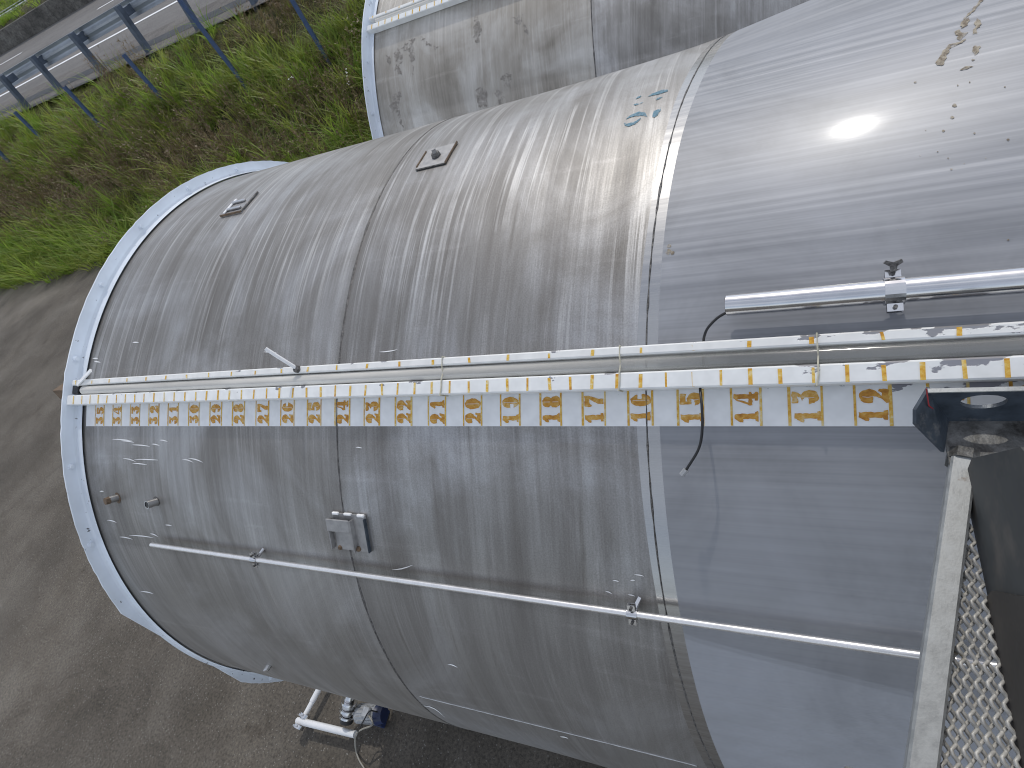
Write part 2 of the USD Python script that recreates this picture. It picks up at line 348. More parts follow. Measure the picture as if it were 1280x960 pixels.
M['wood'] = simple('old_timber', (0.13, 0.10, 0.075), 0.85, 0.0, 0.35, 12.0)
M['cord'] = simple('grey_cord', (0.26, 0.25, 0.22), 0.5)
M['tie'] = simple('clear_zip_tie', (0.52, 0.49, 0.38), 0.4)

n = {'uv': ('texture_coordinate', {}), 'm': ('mapping', dict(scale=(160.0, 90.0, 1))), 'n': ('noise_texture', dict(scale=1.0, detail=5.0, roughness=0.6)),
     'oi': ('object_info', {}), 'a': ('math', dict(math_type='multiply_add', value2=0.16)),
     'r': ('rgb_ramp', dict(ramp=[(0.36, (0.48, 0.21, 0.015)), (0.50, (0.64, 0.35, 0.035)), (0.64, (0.70, 0.48, 0.11)), (0.80, (0.72, 0.62, 0.38))])), 'p': ('principled_bsdf', dict(roughness=0.5))}
M['ochre'] = mat('ochre_stencil_paint', n, [('uv.object', 'm.vector'), ('m.vector', 'n.vector'), ('oi.random', 'a.value1'), ('n.fac', 'a.value3'), ('a.value', 'r.fac'), ('r.color', 'p.base_color')])
n = dict(n); n['r'] = ('rgb_ramp', dict(ramp=[(0.36, (0.38, 0.155, 0.010)), (0.52, (0.54, 0.25, 0.022)), (0.66, (0.62, 0.36, 0.07)), (0.80, (0.68, 0.52, 0.28))]))
M['digit'] = mat('orange_stencil_paint', n, [('uv.object', 'm.vector'), ('m.vector', 'n.vector'), ('oi.random', 'a.value1'), ('n.fac', 'a.value3'), ('a.value', 'r.fac'), ('r.color', 'p.base_color')])
n = {'t': ('transparent_bsdf', dict(color=(0.92, 0.92, 0.90))), 'g': ('glossy_bsdf', dict(color=(0.9, 0.9, 0.9), roughness=0.12)), 'f': ('fresnel', dict(IOR=1.45)), 'x': ('mix_closure', {}),
     'd': ('principled_bsdf', dict(base_color=(0.62, 0.60, 0.555), roughness=0.4)), 'y': ('mix_closure', {}), 'tc': ('texture_coordinate', {}), 'sx': ('separate_xyz', {}),
     'mr': ('map_range', dict(from_min=0.10, from_max=0.75, to_min=0.10, to_max=0.90, clamp=True)), 'mp': ('mapping', dict(scale=(30.0, 2.5, 30.0))), 'n': ('noise_texture', dict(scale=1.0, detail=5.0)),
     'nr': ('map_range', dict(from_min=0.3, from_max=0.7, to_min=0.6, to_max=1.15)), 'mu': ('math', dict(math_type='multiply', use_clamp=True))}
M['tube'] = mat('milky_sight_tube', n, [('f.fac', 'x.fac'), ('t.BSDF', 'x.closure1'), ('g.BSDF', 'x.closure2'), ('x.closure', 'y.closure1'), ('d.BSDF', 'y.closure2'), ('tc.object', 'sx.vector'), ('sx.y', 'mr.value'),
                                        ('tc.object', 'mp.vector'), ('mp.vector', 'n.vector'), ('n.fac', 'nr.value'), ('mr.result', 'mu.value1'), ('nr.result', 'mu.value2'), ('mu.value', 'y.fac')], surface='y.closure')


def ground_mat(name, ramp, scale, fine, bump, rough=0.9, speck=None, stain=None, crack=False):
    n = {'g': ('geometry', {}), 'n': ('noise_texture', dict(scale=scale, detail=9.0, roughness=0.65)), 'r': ('rgb_ramp', dict(ramp=ramp)),
         'v': ('noise_texture', dict(scale=fine, detail=3.0, roughness=0.7)), 'vr': ('rgb_ramp', dict(ramp=[(0.32, (0.55, 0.55, 0.55)), (0.5, (1, 1, 1)), (0.7, (1.35, 1.33, 1.28))])),
         'm': ('mix', dict(mix_type='multiply', fac=1.0)), 'b': ('bump', dict(strength=bump, distance=0.012)), 'p': ('principled_bsdf', dict(roughness=rough, specular_ior_level=0.35))}
    l = [('g.position', 'n.vector'), ('n.fac', 'r.fac'), ('g.position', 'v.vector'), ('v.fac', 'vr.fac'), ('r.color', 'm.color1'), ('vr.color', 'm.color2'), ('v.fac', 'b.height'), ('b.normal', 'p.normal')]
    col = 'm.color'
    if speck:
        n['vo'] = ('voronoi_texture', dict(scale=speck[0])); n['sr'] = ('rgb_ramp', dict(ramp=[(speck[1], (1, 1, 1)), (speck[1] + 0.03, (0, 0, 0))])); n['sm'] = ('mix', dict(color2=speck[2]))
        l += [('g.position', 'vo.vector'), ('vo.distance', 'sr.fac'), ('sr.color', 'sm.fac'), (col, 'sm.color1')]
        col = 'sm.color'
    if stain:
        n['mp'] = ('mapping', dict(scale=stain[0], rotation=(0, 0, stain[1]))); n['st'] = ('noise_texture', dict(scale=1.0, detail=6.0, roughness=0.6, distortion=0.6))
        n['stt'] = ('rgb_ramp', dict(ramp=[(0.34, (0.84, 0.84, 0.84)), (0.5, (1, 1, 1)), (0.68, (1.06, 1.05, 1.03))])); n['sx'] = ('mix', dict(mix_type='multiply', fac=1.0))
        l += [('g.position', 'mp.vector'), ('mp.vector', 'st.vector'), ('st.fac', 'stt.fac'), (col, 'sx.color1'), ('stt.color', 'sx.color2')]
        col = 'sx.color'
    if crack:
        n['wn'] = ('noise_texture', dict(scale=1.6, detail=6.0)); n['wv'] = ('vector_math', dict(math_type='multiply_add', vector2=(0.7, 0.7, 0.0)))
        n['cv'] = ('voronoi_texture', dict(feature='distance_to_edge', scale=0.27)); n['cc'] = ('rgb_ramp', dict(ramp=[(0.0, (0.84, 0.84, 0.84)), (0.003, (0.93, 0.93, 0.93)), (0.006, (1, 1, 1))]))
        n['pv'] = ('voronoi_texture', dict(scale=0.16, randomness=1.0)); n['ps'] = ('separate_color', {}); n['pm'] = ('map_range', dict(to_min=0.80, to_max=1.14))
        n['cx'] = ('mix', dict(mix_type='multiply', fac=1.0)); n['px'] = ('mix', dict(mix_type='multiply', fac=1.0))
        n['db'] = ('noise_texture', dict(scale=2.6, detail=8.0, roughness=0.7)); n['dr'] = ('rgb_ramp', dict(ramp=[(0.29, (0.55, 0.52, 0.49)), (0.40, (1, 1, 1))])); n['dx'] = ('mix', dict(mix_type='multiply', fac=1.0))
        l += [('g.position', 'wn.vector'), ('wn.color', 'wv.vector1'), ('g.position', 'wv.vector3'), ('wv.vector', 'cv.vector'), ('cv.distance', 'cc.fac'), (col, 'cx.color1'), ('cc.color', 'cx.color2'),
              ('wv.vector', 'pv.vector'), ('pv.color', 'ps.color'), ('ps.r', 'pm.value'), ('cx.color', 'px.color1'), ('pm.result', 'px.color2'), ('g.position', 'db.vector'), ('db.fac', 'dr.fac'), ('px.color', 'dx.color1'), ('dr.color', 'dx.color2')]
        col = 'dx.color'
    l.append((col, 'p.base_color'))
    return mat(name, n, l)


M['yard'] = ground_mat('old_asphalt_yard', [(0.35, (0.080, 0.070, 0.057)), (0.5, (0.113, 0.100, 0.084)), (0.68, (0.155, 0.141, 0.121))], 1.1, 55.0, 0.5, 0.88, (38.0, 0.13, (0.24, 0.23, 0.21)), ((0.5, 1.1, 1.0), 0.45), True)
M['road'] = ground_mat('road_asphalt', [(0.35, (0.125, 0.120, 0.118)), (0.65, (0.165, 0.160, 0.155))], 0.6, 40.0, 0.2, 0.85, None, ((1.2, 0.05, 1.0), 0.10))
M['shoulder'] = ground_mat('road_shoulder', [(0.35, (0.10, 0.093, 0.088)), (0.65, (0.155, 0.147, 0.14))], 1.5, 30.0, 0.4)
M['seamstrip'] = ground_mat('dark_road_seam', [(0.35, (0.045, 0.05, 0.058)), (0.65, (0.07, 0.075, 0.085))], 2.0, 40.0, 0.2)
M['soil'] = ground_mat('bank_soil', [(0.35, (0.030, 0.028, 0.014)), (0.5, (0.052, 0.050, 0.022)), (0.65, (0.085, 0.075, 0.038))], 1.3, 18.0, 0.6)
M['roadpaint'] = simple('road_paint', (0.72, 0.73, 0.74), 0.6, 0.0, 0.1, 6.0)
M['wall'] = ground_mat('grimy_concrete', [(0.35, (0.05, 0.048, 0.044)), (0.5, (0.085, 0.08, 0.073)), (0.65, (0.13, 0.125, 0.115))], 1.4, 12.0, 0.3)
M['kerb'] = ground_mat('drain_concrete', [(0.35, (0.13, 0.125, 0.115)), (0.65, (0.22, 0.21, 0.195))], 3.0, 30.0, 0.3)


def leaf(name, a, b, trans):
    n = {'oi': ('object_info', {}), 'g': ('geometry', {}), 'ad': ('math', dict(math_type='add')), 'h': ('math', dict(math_type='multiply', value2=0.5)),
         'r': ('rgb_ramp', dict(ramp=[(0.15, a), (0.85, b)])),
         'd': ('principled_bsdf', dict(roughness=0.45, specular_ior_level=0.4)), 't': ('translucent_bsdf', {}), 'x': ('mix_closure', dict(fac=trans))}
    return mat(name, n, [('oi.random', 'ad.value1'), ('g.random_per_island', 'ad.value2'), ('ad.value', 'h.value1'), ('h.value', 'r.fac'), ('r.color', 'd.base_color'), ('r.color', 't.color'),
                         ('d.BSDF', 'x.closure1'), ('t.BSDF', 'x.closure2')], surface='x.closure')


M['grass'] = leaf('green_blades', (0.19, 0.24, 0.04), (0.54, 0.58, 0.14), 0.5)
M['lush'] = leaf('lush_blades', (0.16, 0.27, 0.03), (0.47, 0.59, 0.11), 0.52)
M['dry'] = leaf('dry_stems', (0.14, 0.10, 0.055), (0.34, 0.26, 0.15), 0.25)
M['straw'] = leaf('short_straw', (0.22, 0.19, 0.075), (0.42, 0.37, 0.17), 0.3)
M['petal'] = simple('pale_petals', (0.7, 0.68, 0.66), 0.6)

# ------------------------------------------------------------------ the setting
RX0, RZ0, RSL = 10.4, 1.84, 0.063            # the road climbs a little towards its far side


def road_z(X):
    return RZ0 + RSL * (X - RX0)


def on_road(x, y, lift=0.0):
    r = ray(x, y); t = (RZ0 - RSL * RX0 - H + lift) / (r[2] - RSL * r[0])
    return CAM + r * t


def bank_z(X, Y=0.0):
    X = np.asarray(X, float)
    return np.interp(X, [5.5, 6.15, 6.6, 8.2, 9.2, 10.0, 11.6], [-0.03, -0.03, 0.14, 0.86, 1.36, 1.70, 1.86])


def on_bank(x, y):
    r = ray(x, y); ts = np.linspace(0.5, 40, 8000)
    P = CAM + ts[:, None] * r
    k = np.argmax((P[:, 2] < bank_z(P[:, 0])) & (P[:, 0] > 5))
    return P[k]


def at_lat(x, y, X):
    r = ray(x, y); return CAM + r * (X / r[0])


def at_z(x, y, Z):
    r = ray(x, y); return CAM + r * ((Z - H) / r[2])


def grid(xs, ys, zf):
    X, Y = np.meshgrid(xs, ys, indexing='ij'); Z = zf(X, Y)
    v = np.stack([X, Y, Z], -1).reshape(-1, 3); ny = len(ys)
    i, j = np.meshgrid(np.arange(len(xs) - 1), np.arange(ny - 1), indexing='ij')
    a = (i * ny + j).ravel()
    q = np.stack([a, a + ny, a + ny + 1, a + 1], 1)
    return v, np.vstack([q[:, [0, 1, 2]], q[:, [0, 2, 3]]])


obj('yard_ground', grid([-400, -60, -20, -5, 0, 3, 6.25], [-300, -60, -10, 0, 10, 25, 60, 400], lambda X, Y: 0 * X), M['yard'], kind='structure')


def bank_rough(X, Y):
    P = np.stack([X * 1.1, Y * 1.1, 0 * X], -1)
    return bank_z(X) + np.where((X > 6.3) & (X < 10.6), (meshkit.fbm(P, 4, 3) - 0.5) * 0.28, 0)


obj('grass_bank_ground', grid(np.r_[np.arange(5.9, 11.7, 0.12)], np.r_[-40, -10, np.arange(0, 36, 0.16), 60, 200], bank_rough), M['soil'], smooth=True, kind='structure')

w0, w1 = on_road(0, 71), on_road(120, 0)
wd = (w1 - w0)[:2]; wd /= np.linalg.norm(wd)             # the road's own run (towards the camera side)
wn = np.array([-wd[1], wd[0]]); wn = wn if wn[0] > 0 else -wn


def along(p, s, off=0.0, dz=0.0):
    q = p[:2] + wd * s + wn * off
    return np.array([q[0], q[1], road_z(q[0]) + dz])


def strip(p, off0, off1, s0, s1, dz, k=1):
    S = np.linspace(s0, s1, k + 1)
    v = np.array([along(p, s, o, dz) for s in S for o in (off0, off1)])
    f = []
    for i in range(k):
        a = 2 * i; f += [[a, a + 2, a + 3], [a, a + 3, a + 1]]
    f = np.array(f)
    nz = np.cross(v[f[0, 1]] - v[f[0, 0]], v[f[0, 2]] - v[f[0, 0]])[2]
    return v, f if nz > 0 else f[:, ::-1]


obj('road', grid([10.9, 14, 20, 24, 36], [-200, 0, 60, 300], lambda X, Y: road_z(X) + 0.03), M['road'], kind='structure')
sh = grid([10.25, 10.95, 11.9], [-200, 0, 60, 300], lambda X, Y: road_z(X) + 0.04)
obj('road_shoulder', sh, M['shoulder'], kind='structure')
obj('road_seam_strip', grid([10.78, 11.22], [-200, 0, 60, 300], lambda X, Y: road_z(X) + 0.045), M['seamstrip'], kind='structure')
e0, e1 = on_road(0, 122.5), on_road(225, 2)
m0 = on_road(0, 83)
ed = (e1 - e0)[:2]; ed /= np.linalg.norm(ed)


def line_strip(p, dirn, s0, s1, half):
    nn = np.array([-dirn[1], dirn[0]])
    q = [p[:2] + dirn * s + nn * o for s, o in ((s0, -half), (s1, -half), (s1, half), (s0, half))]
    v = np.array([[a, b, road_z(a) + 0.036] for a, b in q]); f = np.array([[0, 1, 2], [0, 2, 3]])
    nz = np.cross(v[1] - v[0], v[2] - v[0])[2]
    return v, f if nz > 0 else f[:, ::-1]


obj('road_edge_line', line_strip(e0, ed, -60, 30, 0.085), M['roadpaint'], kind='structure')
a1, b0 = on_road(28, 67), on_road(126.6, 9.4)
sa, sb = (a1 - m0)[:2] @ ed, (b0 - m0)[:2] @ ed
per = 7.5
obj('lane_dash', line_strip(m0, ed, sa - 3.0, sa, 0.065), M['roadpaint'], kind='structure')
obj('lane_dash', line_strip(m0, ed, sb, sb + 3.0, 0.065), M['roadpaint'], kind='structure')
obj('lane_dash', line_strip(m0, ed, sa - 3.0 - (sb - sa) - 3.0, sa - 3.0 - (sb - sa), 0.065), M['roadpaint'], kind='structure')


def retaining_wall():
    t = thing('retaining_wall', 'low grimy concrete wall along the far side of the road', 'wall', along(w0, 0))
    for k in range(9):
        s0, s1 = -24 + 4 * k, -24 + 4 * k + 3.985
        vs = []
        for s in (s0, s1):
            for o in (0.0, 0.28):
                b = along(w0, s, o)
                vs += [b + [0, 0, -0.1], b + [0, 0, 0.68 + rng.uniform(-.01, .01)]]
        h = trimesh.convex.convex_hull(np.array(vs))
        obj('wall_panel', (h.vertices, h.faces), M['wall'], t, world=True)


retaining_wall()


def wz(q):
    return road_z(q[0]) + 0.6


S = np.arange(-40, 40.1, 0.5); O = np.r_[np.arange(0.2, 5.01, 0.24), 7, 12, 20, 40]
v = np.array([[*(w0[:2] + wd * s + wn * o), wz(w0[:2] + wd * s) + 0.5 * o * 0.45 + (0.14 * meshkit.fbm(np.array([s, o, 0.0]), 3, 5) if o > .3 else 0)] for s in S for o in O])
k = len(O); i, j = np.meshgrid(np.arange(len(S) - 1), np.arange(k - 1), indexing='ij'); a = (i * k + j).ravel()
f = np.vstack([np.stack([a, a + k, a + k + 1], 1), np.stack([a, a + k + 1, a + 1], 1)])
nz = np.cross(v[f[0, 1]] - v[f[0, 0]], v[f[0, 2]] - v[f[0, 0]])[2]
obj('far_bank', (v, f if nz > 0 else f[:, ::-1]), M['soil'], smooth=True, kind='structure')

WB = np.array([(-0.155, 0.0), (-0.145, 0.012), (-0.115, 0.05), (-0.085, 0.062), (-0.055, 0.05), (-0.02, 0.012), (0.02, 0.012), (0.055, 0.05), (0.085, 0.062), (0.115, 0.05), (0.145, 0.012), (0.155, 0.0)])


def wbeam(p0, p1, flip=1, rounded=True):
    """A corrugated guardrail beam from p0 to p1 (centre line)."""
    out = np.vstack([np.c_[WB[:, 1], WB[:, 0]], np.c_[WB[::-1, 1] - 0.008, WB[::-1, 0] * 0.985]])
    p0, p1 = np.array(p0, float), np.array(p1, float)
    t = (p1 - p0) / np.linalg.norm(p1 - p0); side = np.cross(t, [0, 0, 1]); side /= np.linalg.norm(side); side *= flip
    n_ = len(out); v = np.vstack([p + out[:, :1] * side + out[:, 1:] * np.array([0, 0, 1]) for p in (p0, p1)])
    f = []
    for j in range(n_):
        a, b = j, (j + 1) % n_
        f += [[a, b, b + n_], [a, b + n_, a + n_]]
    return v, np.array(f)


def guardrail():
    t = thing('guardrail', 'blue grey corrugated steel guardrail on posts beside the near edge of the road', 'guardrail', (RX0, 13, RZ0))
    ys = [-1, 3.0, 7.0, 11.0, 15.0, 19.0, 23.0, 27.0, 31.0]
    bt0, bt1 = at_lat(0, 93, RX0 + .33), at_lat(156, 0, RX0 + .33)
    bm = lambda y: bt0[2] - .155 + (bt1[2] - bt0[2]) * (y - bt0[1]) / (bt1[1] - bt0[1])
    for a, b in zip(ys[:-1], ys[1:]):
        obj('beam', wbeam((RX0 + .33, a, bm(a)), (RX0 + .33, b + .01, bm(b)), 1), M['beam'], t, world=True, smooth=35)
    tops = {}
    px = [((3, 98), (35, 137)), ((41.5, 73), (77, 115)), ((91, 45), (130, 92)), ((149, 12), (187, 67))]
    posts = []
    for tp, bp in px:
        b = on_road(*bp); q = at_lat(*tp, b[0]); posts.append((b, q))
    dy = (posts[0][0][1] - posts[3][0][1]) / 3
    lean = np.mean([q[1] - b[1] for b, q in posts])
    for k in (4, 5, 6):
        b = posts[3][0] + [0, -dy * (k - 3), 0]; posts.append((b, b + [0, lean, .66]))
    for k in (1, 2, 3):
        b = posts[0][0] + [0, dy * k, 0]; posts.append((b, b + [0, lean, .66]))
    for b, q in posts:
        Z = np.array([0, 0, 1.0]); top = b + (q - b) * ((bm(b[1]) + .155 - b[2]) / max(q[2] - b[2], .3))
        pr = np.array([(-.06, -.05), (.06, -.05), (.06, .05), (.052, .05), (.052, -.042), (-.052, -.042), (-.052, .05), (-.06, .05)])
        v, f = sweep([b - [0, 0, .3], top], 1, prof=pr, ref=(1, 0, 0))
        obj('post', (v, f), M['post'], t, world=True)
        obj('spacer', bx(top[0] + .17, top[1], bm(top[1]), .22, .09, .16, .006), M['post'], t, world=True)
        for dz in (-.05, .05):
            obj('bolt', cyl((RX0 + .38, top[1], bm(top[1]) + dz * .2), (RX0 + .40, top[1], bm(top[1]) + dz * .2), .02, 6), M['steel'], t, world=True)


guardrail()


def far_guardrail():
    p = along(w0, 0, 1.25)
    base = wz(w0) + 0.28
    t = thing('guardrail', 'bright galvanised guardrail on the grass bank above the far concrete wall', 'guardrail', (p[0], p[1], base))
    r0, r1 = at_lat(0, 23, p[0]), at_lat(37, 0, p[0] + 0.35)
    dd = (r1 - r0) / np.linalg.norm(r1 - r0); dd[2] = 0
    obj('beam', wbeam(r0 - dd * 14, r0 + dd * 16, -1), M['polished'], t, world=True, smooth=35)
    obj('beam', wbeam(r0 - dd * 14 - [0, 0, .0] + np.array([.03, 0, -.34]), r0 + dd * 16 + np.array([.03, 0, -.34]), -1), M['beam'], t, world=True, smooth=35)
    for s in np.arange(-12, 15, 2.0):
        q = r0 + dd * s
        obj('post', bx(q[0] + .1, q[1], q[2] - .4, .06, .1, 1.1, .004), M['post'], t, world=True)


far_guardrail()

# blue stakes of the fence that stood on the bank
stakes = [((18, 140), (60, 181)), ((80, 108), (139, 172)), ((154, 68), (217, 140)), ((225, 0), (312, 114)), ((365, 0), (414, 82)), ((-12, 178), (22, 214))]
said = ['blue steel stake in the bank just below the leftmost guardrail post', 'blue steel stake in the grass between the two middle guardrail posts',
        'blue steel stake in the grass just below the nearest whole guardrail post', 'tall blue steel stake crossing in front of the guardrail and the white edge line',
        'blue steel stake in the tall grass closest to the painted rim of the second tank', 'blue steel stake at the left border of the photo, farthest of the row']
ref_len = None
for (tp, bp), lab in zip(stakes, said):
    b = on_bank(*bp); q = at_lat(*tp, b[0])
    dirn = (q - b) / np.linalg.norm(q - b)
    L = np.linalg.norm(q - b)
    if tp == (225, 0): L = 1.55
    if tp == (365, 0): L = 1.5
    t = thing('fence_stake', lab, 'stake', b, 'blue stakes left on the bank')
    Lp = [(-.028, -.028), (.028, -.028), (.028, -.021), (-.021, -.021), (-.021, .028), (-.028, .028)]
    obj('shaft', sweep([b - dirn * .35, b + dirn * L], 1, prof=Lp, ref=(1, .3, 0)), M['stake'], t, world=True)
    for s in (.35, .65, .92):
        c = b + dirn * L * s
        obj('wire_hook', cyl(c + [-.03, 0, 0], c + [.012, 0, 0], .006, 6), M['stake'], t, world=True)


# ------------------------------------------------------------------ grass
def tuft(nb, hmin, hmax, spread, wid, bend, seed, stiff=False):
    r = np.random.default_rng(seed); V, F, k = [], [], 0
    for _ in range(nb):
        a = r.uniform(0, 2 * np.pi); rad = spread * math.sqrt(r.random()); h = r.uniform(hmin, hmax)
        p = np.array([rad * math.cos(a), rad * math.sin(a), -0.03]); oa = a + r.normal(0, .9); o = np.array([math.cos(oa), math.sin(oa), 0]); s = np.array([-o[1], o[0], 0])
        s = s * math.cos(r.uniform(-.6, .6)) + np.array([0, 0, 1]) * r.uniform(-.15, .15)
        b = bend * r.uniform(.4, 1.5); w = wid * r.uniform(.6, 1.3)
        seg = 4
        for i in range(seg + 1):
            u = i / seg
            c = p + o * h * b * u * u + np.array([0, 0, 1]) * h * (u - .45 * min(b, 1.3) * u ** 2.6)
            ww = w * (1 - u ** 1.6) * .5 + .0004
            V += [c - s * ww, c + s * ww]
        for i in range(seg):
            q = k + 2 * i
            F += [[q, q + 1, q + 3], [q, q + 3, q + 2]]
        k = len(V)
    return np.array(V), np.array(F)


def weed(seed):
    r = np.random.default_rng(seed); V, F = [], []
    for _ in range(9):
        a = r.uniform(0, 2 * np.pi); h = r.uniform(.28, .62); lean = r.uniform(.1, .5)
        o = np.array([math.cos(a), math.sin(a), 0]); p0 = o * r.uniform(0, .09); p1 = p0 + o * lean * h + np.array([0, 0, h])
        s = np.array([-o[1], o[0], 0]) * .0035; k = len(V)
        V += [p0 - s, p0 + s, p1 + s * .5, p1 - s * .5]; F += [[k, k + 1, k + 2], [k, k + 2, k + 3]]
        for _ in range(13):
            u = r.uniform(.3, 1.05); c = p0 + (p1 - p0) * u; dv = r.normal(0, 1, 3); dv /= np.linalg.norm(dv); dv[2] = abs(dv[2]); e = np.cross(dv, [0.3, .5, .8]); e /= np.linalg.norm(e)
            L, W = r.uniform(.02, .06), r.uniform(.004, .012); k = len(V)
            V += [c, c + dv * L * .5 + e * W, c + dv * L, c + dv * L * .5 - e * W]; F += [[k, k + 1, k + 2], [k, k + 2, k + 3]]
    return np.array(V), np.array(F)


def scatter(name, label, cat_, protos, mats, pts, yaw, scl, idx, tilt=None):
    path = numbered('/World/' + name)
    pi = UsdGeom.PointInstancer.Define(stage, path)
    data(pi.GetPrim(), label=label, category=cat_, kind='stuff')
    paths = []
    for k, (pm, mm) in enumerate(zip(protos, mats)):
        pp = f'{path}/tuft_{k + 1:03d}'
        usdkit.mesh(stage, pp, pm, mm); paths.append(Sdf.Path(pp))
    pi.CreatePrototypesRel().SetTargets(paths)
    pi.CreatePositionsAttr(Vt.Vec3fArray.FromNumpy(np.asarray(pts, np.float32)))
    pi.CreateProtoIndicesAttr(Vt.IntArray.FromNumpy(np.asarray(idx, np.int32)))
    pi.CreateScalesAttr(Vt.Vec3fArray.FromNumpy(np.repeat(np.asarray(scl, np.float32)[:, None], 3, 1)))
    q = Vt.QuathArray([Gf.Quath(float(math.cos(a / 2)), 0, 0, float(math.sin(a / 2))) for a in yaw])
    pi.CreateOrientationsAttr(q)


def sow(x0, x1, y0, y1, dens, keep, seed):
    r = np.random.default_rng(seed); n_ = int((x1 - x0) * (y1 - y0) * dens)
    X, Y = r.uniform(x0, x1, n_), r.uniform(y0, y1, n_)
    k = keep(X, Y, r); X, Y = X[k], Y[k]
    return np.stack([X, Y, bank_rough(X, Y) - 0.02], 1), r.uniform(0, 2 * np.pi, len(X)), r


def nz2(X, Y, s, seed):
    return meshkit.fbm(np.stack([X * s, Y * s, 0 * X], -1), 3, seed)


def sel_green(X, Y, r):
    g = nz2(X, Y, .55, 11)
    band = np.interp(X, [5.7, 6.15, 6.9, 7.3, 7.9, 8.3, 8.9, 9.3, 10.2], [.03, .90, .90, .26, .20, .80, 1.0, .30, .03])
    return r.random(len(X)) < np.clip(band + (g - .5) * 1.3, 0, 1)


def sel_dry(X, Y, r):
    g = nz2(X, Y, .6, 23)
    band = np.interp(X, [5.9, 6.6, 7.2, 8.1, 8.7, 9.3, 10.2], [.0, .10, .9, .9, .35, .15, .1])
    return r.random(len(X)) < np.clip(band + (g - .5) * 1.5, 0, 1)


P, yaw, r = sow(5.7, 10.2, 2.5, 30, 58, sel_green, 1)
P2, yaw2, r2 = sow(5.7, 10.2, -9, 2.5, 45, sel_green, 8)                # the bank goes on behind the tanks
P, yaw = np.vstack([P, P2]), np.r_[yaw, yaw2]
scatter('grass', 'long green grass covering the bank between the yard and the road', 'grass',
        [tuft(20, .30, .85, .12, .019, .75, s) for s in (1, 2, 3)] + [tuft(18, .18, .50, .11, .017, 1.0, s) for s in (4, 5)],
        [M['grass'], M['lush'], M['grass'], M['lush'], M['grass']], P, yaw, r.uniform(.6, 1.2, len(P)), r.integers(0, 5, len(P)))
P, yaw, r = sow(6.2, 10.2, 2.5, 30, 40, sel_dry, 2)
scatter('dry_weeds', 'brown dry weeds and seed heads among the green grass of the bank', 'weeds', [weed(s) for s in (1, 2, 3)] + [tuft(16, .2, .5, .10, .008, .8, 9)], [M['dry'], M['dry'], M['dry'], M['straw']],
        P, yaw, r.uniform(.6, 1.15, len(P)), r.integers(0, 4, len(P)))
P, yaw, r = sow(8.9, 10.75, 3, 32, 190, lambda X, Y, r: r.random(len(X)) < np.interp(X, [8.9, 9.5, 10.3, 10.75], [.2, 1, .8, .15]), 3)
scatter('verge_grass', 'short straw coloured grass on the verge below the guardrail', 'grass', [tuft(14, .06, .20, .11, .010, .9, s) for s in (21, 22)], [M['straw'], M['grass']], P, yaw, r.uniform(.6, 1.2, len(P)),
        (r.random(len(P)) < .22).astype(int))
r = np.random.default_rng(5)
sx_, ox_ = r.uniform(-16, 14, 2600), r.uniform(.35, 6, 2600)
q = w0[None, :2] + sx_[:, None] * wd + ox_[:, None] * wn
base = np.array([wz(w0[:2] + wd * s) for s in sx_]) + .5 * ox_ * .45
scatter('far_grass', 'bright green grass on the bank beyond the far concrete wall', 'grass', [tuft(26, .15, .45, .14, .02, .7, s) for s in (31, 32)], [M['lush'], M['grass']], np.c_[q, base], r.uniform(0, 6.28, 2600), r.uniform(.7, 1.3, 2600), r.integers(0, 2, 2600))

fl = []
for x, y in ((434, 91), (436, 104), (362, 97)):
    c = at_lat(x, y, 7.6)
    for k in range(4):
        q = c + rng.normal(0, .025, 3); m = trimesh.creation.icosphere(1, rng.uniform(.008, .015)); m.apply_scale([1, 1, .5]); m.apply_translation(q); fl.append(m)
obj('weed_flowers', trimesh.util.concatenate(fl), M['petal'], kind='stuff', label='small white flower heads among the weeds of the bank', category='flowers')

# ------------------------------------------------------------------ tanks
R = 1.30
AX1 = H - 2.0443                              # height of the first tank's axis
T1 = np.array([1.41333, 0.0, 0.0])


FY = np.linspace(-1.5, 1.0, 251)
FS = np.interp(FY, [-1.5, -.9, -.5, .10, .28, .7, .85], [0, .05, .132, .126, .035, .012, 0])     # slope of the wall
FD = np.cumsum(FS[::-1])[::-1] * (FY[1] - FY[0])


def flare(y):
    return np.interp(y, FY, FD)


